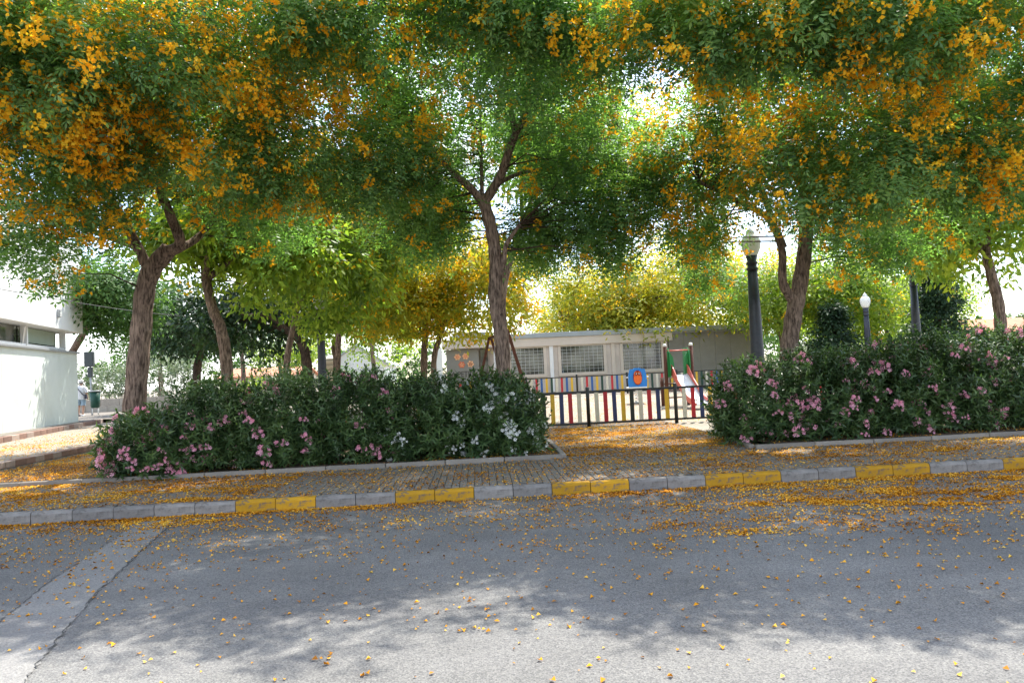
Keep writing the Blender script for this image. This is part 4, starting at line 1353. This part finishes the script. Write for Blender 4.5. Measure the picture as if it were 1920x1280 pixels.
# person walking away by the building corner
def person():
    p_ = at(152, 775, 36.2)
    t = tag(empty('person', (p_.x, 36.2, .534), rad(8)), 'person in white top, pale cap and light blue shorts walking away past the white building', 'person')
    J = [((0, 0, .92), .13), ((0, .01, 1.12), .135), ((0, .03, 1.32), .15), ((0, .05, 1.42), .075), ((0, .07, 1.50), .06), ((0, .08, 1.58), .095), ((0, .085, 1.66), .085),
         ((-.10, 0, .86), .10), ((-.11, .06, .48), .065), ((-.11, -.02, .10), .042), ((-.12, .10, .04), .04),
         ((.10, 0, .86), .10), ((.12, -.03, .47), .065), ((.12, -.14, .10), .042), ((.12, -.02, .04), .04),
         ((-.19, .03, 1.36), .062), ((-.25, .01, 1.10), .046), ((-.24, .08, .87), .034), ((-.24, .11, .78), .032),
         ((.19, .03, 1.36), .062), ((.26, -.02, 1.10), .046), ((.27, .05, .87), .034), ((.27, .08, .78), .032)]
    E_ = [(0, 1), (1, 2), (2, 3), (3, 4), (4, 5), (5, 6), (0, 7), (7, 8), (8, 9), (9, 10), (0, 11), (11, 12), (12, 13), (13, 14), (2, 15), (15, 16), (16, 17), (17, 18), (2, 19), (19, 20), (20, 21), (21, 22)]
    me = bpy.data.meshes.new('body')
    me.from_pydata([j[0] for j in J], E_, [])
    b = link('body', me, t)
    sk_ = b.modifiers.new('skin', 'SKIN')
    for i, j in enumerate(J): me.skin_vertices[0].data[i].radius = (j[1], j[1])
    me.skin_vertices[0].data[0].use_root = True
    sk_.use_smooth_shade = True
    b.modifiers.new('sub', 'SUBSURF').levels = 2
    b.modifiers['sub'].render_levels = 2
    me.materials.append(M['skin'])

    def loft(name, rings, mat, n=18):
        vs2, fs2 = [], []
        for (cx, cy, z, rx, ry) in rings:
            for k in range(n):
                a = 2 * PI * k / n
                vs2.append((cx + rx * math.cos(a), cy + ry * math.sin(a), z + .008 * math.sin(3 * a + z * 9)))
        for i in range(len(rings) - 1):
            for k in range(n): fs2.append((i * n + k, i * n + (k + 1) % n, i * n + n + (k + 1) % n, i * n + n + k))
        return MB().add(vs2, fs2, True).build(name, mat, t)
    loft('shirt', [(0, 0, .80, .205, .165), (0, 0, .92, .20, .16), (0, .01, 1.1, .185, .155), (0, .03, 1.3, .215, .16), (0, .035, 1.40, .19, .125), (0, .05, 1.455, .085, .085)], M['shirt'])
    for s in (-1, 1):
        loft('sleeve', [(s * .255, .0, 1.12, .075, .075), (s * .235, .01, 1.22, .08, .085), (s * .20, .025, 1.34, .085, .095), (s * .14, .03, 1.41, .06, .07)], M['shirt'], 12)
        loft('shorts_leg', [(s * .115, .03 if s < 0 else -.02, .52, .095, .10), (s * .11, .015, .68, .105, .115), (s * .085, 0, .86, .115, .135)], M['shorts'], 14)
        MB().box((s * .12, .05 if s < 0 else -.08, .045), (.09, .26, .08), bev=.03).build('shoe', M['white_paint'] if s > 0 else M['strap'], t)
    MB().lathe([(.098, 1.60), (.105, 1.64), (.10, 1.70), (.07, 1.745), (.02, 1.755)], (0, .085, 0), 16).build('cap', M['cap'], t)
    MB().lathe([(.085, 1.53), (.102, 1.57), (.102, 1.605)], (0, .085, 0), 16).build('hair', M['hair'], t)
    sp = [(-.17, -.10, 1.43), (-.05, -.135, 1.28), (.08, -.155, 1.12), (.19, -.11, .98)]
    MB().tube(bezier(sp, 4), .018, 6).build('bag_strap', M['strap'], t)
    MB().box((.25, -.02, .92), (.08, .24, .22), bev=.03).build('bag', M['strap'], t)


person()

# overhead cable in front of the white building
ca, cb = at(-60, 531, 21.0), at(560, 590, 40.0)
pts = []
for k in range(25):
    t_ = k / 24
    q = ca.lerp(cb, t_); q.z -= .5 * math.sin(PI * t_)
    pts.append(q)
tag(MB().tube(pts, .012, 5).build('overhead_cable', M['cable']), 'thin black overhead cable crossing in front of the white building', 'cable')
ca, cb = at(1100, 208, 16.0), at(1420, 262, 16.5)
pts = []
for k in range(17):
    t_ = k / 16
    q = ca.lerp(cb, t_); q.z -= .08 * math.sin(PI * t_)
    pts.append(q)
tag(MB().tube(pts, .008, 5).build('overhead_cable', M['cable']), 'thin black cable strung between the middle and right crowns', 'cable')

# ------------------------------------------------------------------ oleanders
def lance(l, w, bend, seed):
    """one narrow leaf as a folded kite"""
    a = [(0, 0, 0), (l * .5, w * .62, .02 * bend), (l, 0, -.05 * bend), (l * .5, -w * .62, .02 * bend)]
    return np.array([a])


def shoot_template(seed):
    """a leafy shoot along +x: whorls of three leaves, a tuft at the tip"""
    r = random.Random(seed)
    q = []
    for k in range(6):
        x = .10 + .075 * k
        for j in range(3):
            a = j * 2.094 + k * 1.05 + r.uniform(-.3, .3)
            tilt = .95 - .10 * k + r.uniform(-.15, .15)
            l = r.uniform(.115, .16) * (1 - .03 * k)
            d = Vector((math.cos(tilt), math.sin(tilt) * math.cos(a), math.sin(tilt) * math.sin(a)))
            nrm = Vector((-math.sin(tilt), math.cos(tilt) * math.cos(a), math.cos(tilt) * math.sin(a)))
            sd = d.cross(nrm)
            for quad in lance(l, r.uniform(.021, .029), r.uniform(.3, 1.2), seed):
                q.append([tuple(Vector((x, 0, 0)) + d * p[0] + sd * p[1] - nrm * p[2]) for p in quad])
    return np.array(q)


T_SHOOT = [shoot_template(i) for i in range(6)]


def cluster_mesh(mat, seed, nfl):
    """a head of open five-petalled flowers"""
    r = random.Random(seed)
    vs2, fs2 = [], []
    vs2.append((0, .05, -.03))
    for k in range(nfl):
        c = Vector((r.uniform(-.075, .075), r.uniform(-.04, .02), r.uniform(-.06, .06)))
        nrm = Vector((c.x * 6 + r.uniform(-.4, .4), -1, c.z * 6 + r.uniform(-.2, .6))).normalized()
        u = nrm.cross(Vector((0, 0, 1))).normalized(); w = nrm.cross(u)
        R_ = r.uniform(.022, .033)
        b = len(vs2)
        vs2.append(tuple(c - nrm * .012))
        ph = r.uniform(0, 6.28)
        for j in range(5):
            a = ph + j * 1.2566
            vs2.append(tuple(c + (u * math.cos(a - .42) + w * math.sin(a - .42)) * R_ * .95 + nrm * .002))
            vs2.append(tuple(c + (u * math.cos(a + .42) + w * math.sin(a + .42)) * R_ + nrm * .008))
        for j in range(5): fs2.append((b, b + 1 + 2 * j, b + 2 + 2 * j))
        vs2.append(tuple(c - nrm * .012 + Vector((.003, 0, .003))))
        fs2.append((0, b, len(vs2) - 1))
    mb = MB(); mb.add(vs2, fs2)
    return mb.mesh('flower_cluster', mat)


CL_PINK = [cluster_mesh(M['pink'], i, 8 + 2 * (i % 3)) for i in range(4)]
CL_WHITE = [cluster_mesh(M['white_flower'], 30 + i, 7 + 2 * (i % 3)) for i in range(4)]


def oleander(label, X, Y, h, rx, ry, nsh, ncl, white, group, seed, low=.0, zbias=1.0):
    t = tag(empty('oleander_shrub', (X, Y, .17)), label, 'shrub', group)
    r2 = np.random.default_rng(seed)
    # points on and inside a boxy dome
    u = norm(r2.normal(size=(nsh * 2, 3)))
    u[:, 2] = np.abs(u[:, 2]) * 1.5 - .62
    e = 2.6
    k = (np.abs(u[:, 0]) ** e + np.abs(u[:, 1]) ** e + np.abs(u[:, 2]) ** e) ** (-1 / e)
    s = u * k[:, None]
    depth = .62 + .38 * r2.random(len(s)) ** .45
    depth = depth + (r2.random(len(s)) < .14) * .16 * r2.random(len(s)) * (s[:, 2] > .1)
    pts = s * depth[:, None] * np.array([rx * 1.12, ry, h * .60])
    pts[:, 2] = pts[:, 2] + h * .40
    pts = pts[pts[:, 2] > .04]
    pts[:, 2] *= .88 + .24 * vnoise(pts * 2.2 + X, seed)
    pts = pts[:nsh]
    n = len(pts)
    out = norm(pts - np.array([0, 0, h * .25]))
    d = out + np.array([0, 0, .35]) + r2.normal(size=(n, 3)) * .38
    pos = pts - norm(d) * .42
    sc = .85 + .35 * r2.random(n)
    me = np_mesh('foliage', scatter(T_SHOOT, pos, d, r2.normal(size=(n, 3)), sc), 4, M['leaf_oleander'])
    link('foliage', me, t)
    mb = MB()
    for q in range(16):
        j = r2.integers(0, n)
        a = r2.random() * 6.28
        e_ = Vector(pos[j])
        b0 = Vector((.18 * math.cos(a), .18 * math.sin(a), -.05))
        mb.tube([b0, b0.lerp(e_, .5) + Vector((0, 0, .12)), e_], [.02, .014, .006], 5)
    mb.build('stems', M['bark_dark'], t)
    # flower heads near the side that looks on the street, mostly in the lower half
    f = pts[(out[:, 1] < -.15) | (pts[:, 2] > h * .75)]
    wz = np.clip(1.15 - f[:, 2] / h * zbias, .06, .9)
    idx = r2.choice(len(f), size=ncl, p=wz / wz.sum(), replace=False)
    for i in idx:
        o = link('flower_cluster', (CL_WHITE if white else CL_PINK)[r2.integers(0, 4)], t)
        q = f[i]
        oo = norm(q[None, :] - np.array([[0, 0, h * .3]]))[0]
        o.location = q + oo * .05 + np.array([0, -.05, 0])
        o.rotation_euler = (r2.uniform(-.4, .3), r2.uniform(-.5, .5), math.atan2(oo[0], -oo[1]) + r2.uniform(-.4, .4))
        s_ = r2.uniform(.75, 1.4)
        o.scale = (s_, s_, s_)
    return t


GL, GR = 'oleanders of the left bed', 'oleanders of the right bed'
LB = [(-5.50, 13.10, 1.02, .78, .92, 330, 20, False, 'pink oleander at the foot of the left street trunk, end of the left hedge'),
      (-4.75, 13.50, 1.52, .80, 1.0, 380, 15, False, 'pink oleander next to the left street trunk, second of the left hedge'),
      (-3.48, 13.50, 1.55, .80, 1.0, 390, 11, False, 'pink oleander in the middle of the left hedge, third from its left end'),
      (-2.20, 13.50, 1.50, .80, 1.0, 390, 10, False, 'pink oleander beside the white flowering ones in the left hedge'),
      (-.92, 13.50, 1.42, .82, 1.0, 390, 9, True, 'white flowering oleander left of the middle trunk'),
      (.26, 13.35, 1.40, .80, .95, 380, 16, True, 'white flowering oleander at the right end of the left hedge')]
for i, (X, Y, h, rx, ry, ns, nc, wh, lab) in enumerate(LB):
    oleander(lab, X, Y, h, rx, ry, int(ns * 1.8), int(nc * 2.3), wh, GL, 200 + i)
RB = [(5.15, 13.40, 1.42, .78, .95, 370, 15, 'pink oleander at the plaza end of the right hedge'),
      (6.30, 13.45, 1.55, .80, 1.0, 390, 14, 'pink oleander in front of the right street trunk'),
      (7.45, 13.45, 1.62, .80, 1.0, 400, 19, 'pink oleander just right of the right street trunk, third from the plaza end'),
      (8.60, 13.45, 1.70, .82, 1.0, 400, 12, 'pink oleander under the bare lamp post, fourth from the plaza end'),
      (9.75, 13.45, 1.76, .82, 1.0, 400, 13, 'pink oleander below the far right trunk, fifth from the plaza end'),
      (10.9, 13.45, 1.80, .82, 1.0, 360, 11, 'pink oleander at the right edge of the picture')]
for i, (X, Y, h, rx, ry, ns, nc, lab) in enumerate(RB):
    oleander(lab, X, Y, h, rx, ry, int(ns * 1.8), int(nc * 2.6), False, GR, 230 + i)

# ------------------------------------------------------------------ fallen petals
def petals():
    out_p, out_s = [], []

    def region(x0, x1, y0, y1, zf, dens, nmax):
        n = int((x1 - x0) * (y1 - y0) * nmax)
        p = np.stack([x0 + (x1 - x0) * rng.random(n), y0 + (y1 - y0) * rng.random(n), np.zeros(n)], 1)
        keep = rng.random(n) < dens(p) / nmax
        p = p[keep]
        p[:, 2] = zf(p)
        out_p.append(p)

    cl = lambda p, f, s: np.clip((vnoise(p * np.array([f, f * 1.5, 1]) + 3.3, s) - .35) * 3.2, .06, 1.7)
    g = lambda x, c, w: np.exp(-((x - c) / w) ** 2)
    road_z = lambda p: np.full(len(p), .006)

    def d_road(p):
        x, y = p[:, 0], p[:, 1]
        c = cl(p, 1.6, 1) * cl(p, 5.0, 2)
        gut = 520 * np.exp(-(KERB_Y - y) / .11) * (.25 + .9 * (x < -1.0) + .6 * (x > 2.5))
        left = 260 * np.exp(-np.maximum(0, KERB_Y - .1 - y) / .75) * (1 / (1 + np.exp((x + 1.4) * 1.6)))
        mid = 120 * np.exp(-np.maximum(0, KERB_Y - y) / 1.2)
        right = 430 * (1 / (1 + np.exp(-(x - 2.3) * 1.6))) / (1 + np.exp(-(y - 7.1) * 3.2))
        wide = 24 * np.exp(-np.maximum(0, 8 - y) / 3.4)
        return 7 * gut + (7.0 * left + 5 * mid + 7 * right) * (.14 + c) + 2.0 * wide + 8 * (x > .3)
    region(-9, 9, 1.6, KERB_Y - .01, road_z, d_road, 3600)
    pv_z = lambda p: np.full(len(p), .164)

    def d_side(p):
        x, y = p[:, 0], p[:, 1]
        c = .15 + cl(p, 1.4, 5) * cl(p, 4.5, 6)
        return (330 * (x < -2.8) + 95 * ((x >= -2.8) & (x < 1.2)) + 330 * (x >= 1.2)) * c * (.55 + .45 * (y > 10.6)) * (3.2 + 3.2 * (x < -2.8)) + 130
    region(-11, 12, KERB_Y + .02, 12.36, pv_z, d_side, 3000)
    region(1.45, 4.85, 12.4, 18.7, lambda p: np.full(len(p), .166), lambda p: 1500 * (.25 + cl(p, 1.2, 8) * cl(p, 4, 9)), 2600)
    region(-9.0, -5.6, 12.5, 17.5, lambda p: .215 + .03 * rng.random(len(p)), lambda p: 1100 * (.35 + .6 * cl(p, 2.2, 12)), 1300)
    region(-1.0, 1.3, 12.5, 15.2, lambda p: .20 + .025 * rng.random(len(p)), lambda p: 800 * (.4 + .6 * cl(p, 2.2, 13)), 1200)
    region(-5.6, -1.0, 12.48, 13.2, lambda p: .20 + .02 * rng.random(len(p)), lambda p: 160 * cl(p, 2.2, 14), 400)
    region(4.95, 12, 12.28, 13.3, lambda p: .20 + .02 * rng.random(len(p)), lambda p: 200 * cl(p, 2.2, 15), 400)
    region(-14.5, -9.2, 12.8, 28, lambda p: np.full(len(p), .378), lambda p: 330 * g(p[:, 0] + (p[:, 1] - 14) * .05, -10.4, 1.0) * (.4 + cl(p, 1.2, 17)) + 25, 700)
    region(-3, 11, 18.9, 34, lambda p: .158 + .27 * np.clip((p[:, 1] - 19) / 17, 0, 1), lambda p: 46 * (.3 + cl(p, .8, 19)) + 160 * np.exp(-(p[:, 1] - 18.9) / 1.2), 260)
    P = np.concatenate(out_p)
    n = len(P)
    q = np.array([[[-.5, -.28, 0], [.1, -.42, .25], [.5, .0, .05], [-.05, .42, .30]]])
    q2 = np.array([[[-.5, -.1, .02], [.0, -.4, .38], [.45, .1, .0], [.0, .32, .12]]])
    q3 = np.array([[[-.5, -.34, 0], [.1, -.5, .45], [.5, .0, .05], [-.05, .5, .5]]])
    a = rng.random(n) * 6.283
    d = np.stack([np.cos(a), np.sin(a), rng.normal(size=n) * .12], 1)
    up = np.tile(np.array([0, 0, 1.0]), (n, 1)) + rng.normal(size=(n, 3)) * .25
    sc = .017 + .022 * rng.random(n) ** 1.7
    me = np_mesh('fallen_petals', scatter([q, q2, q3], P, d, up, sc), 4, M['petal_fall'])
    tag(link('fallen_petals', me), 'orange fallen petals strewn over road, pavement and beds', 'petals', kind='stuff')


petals()
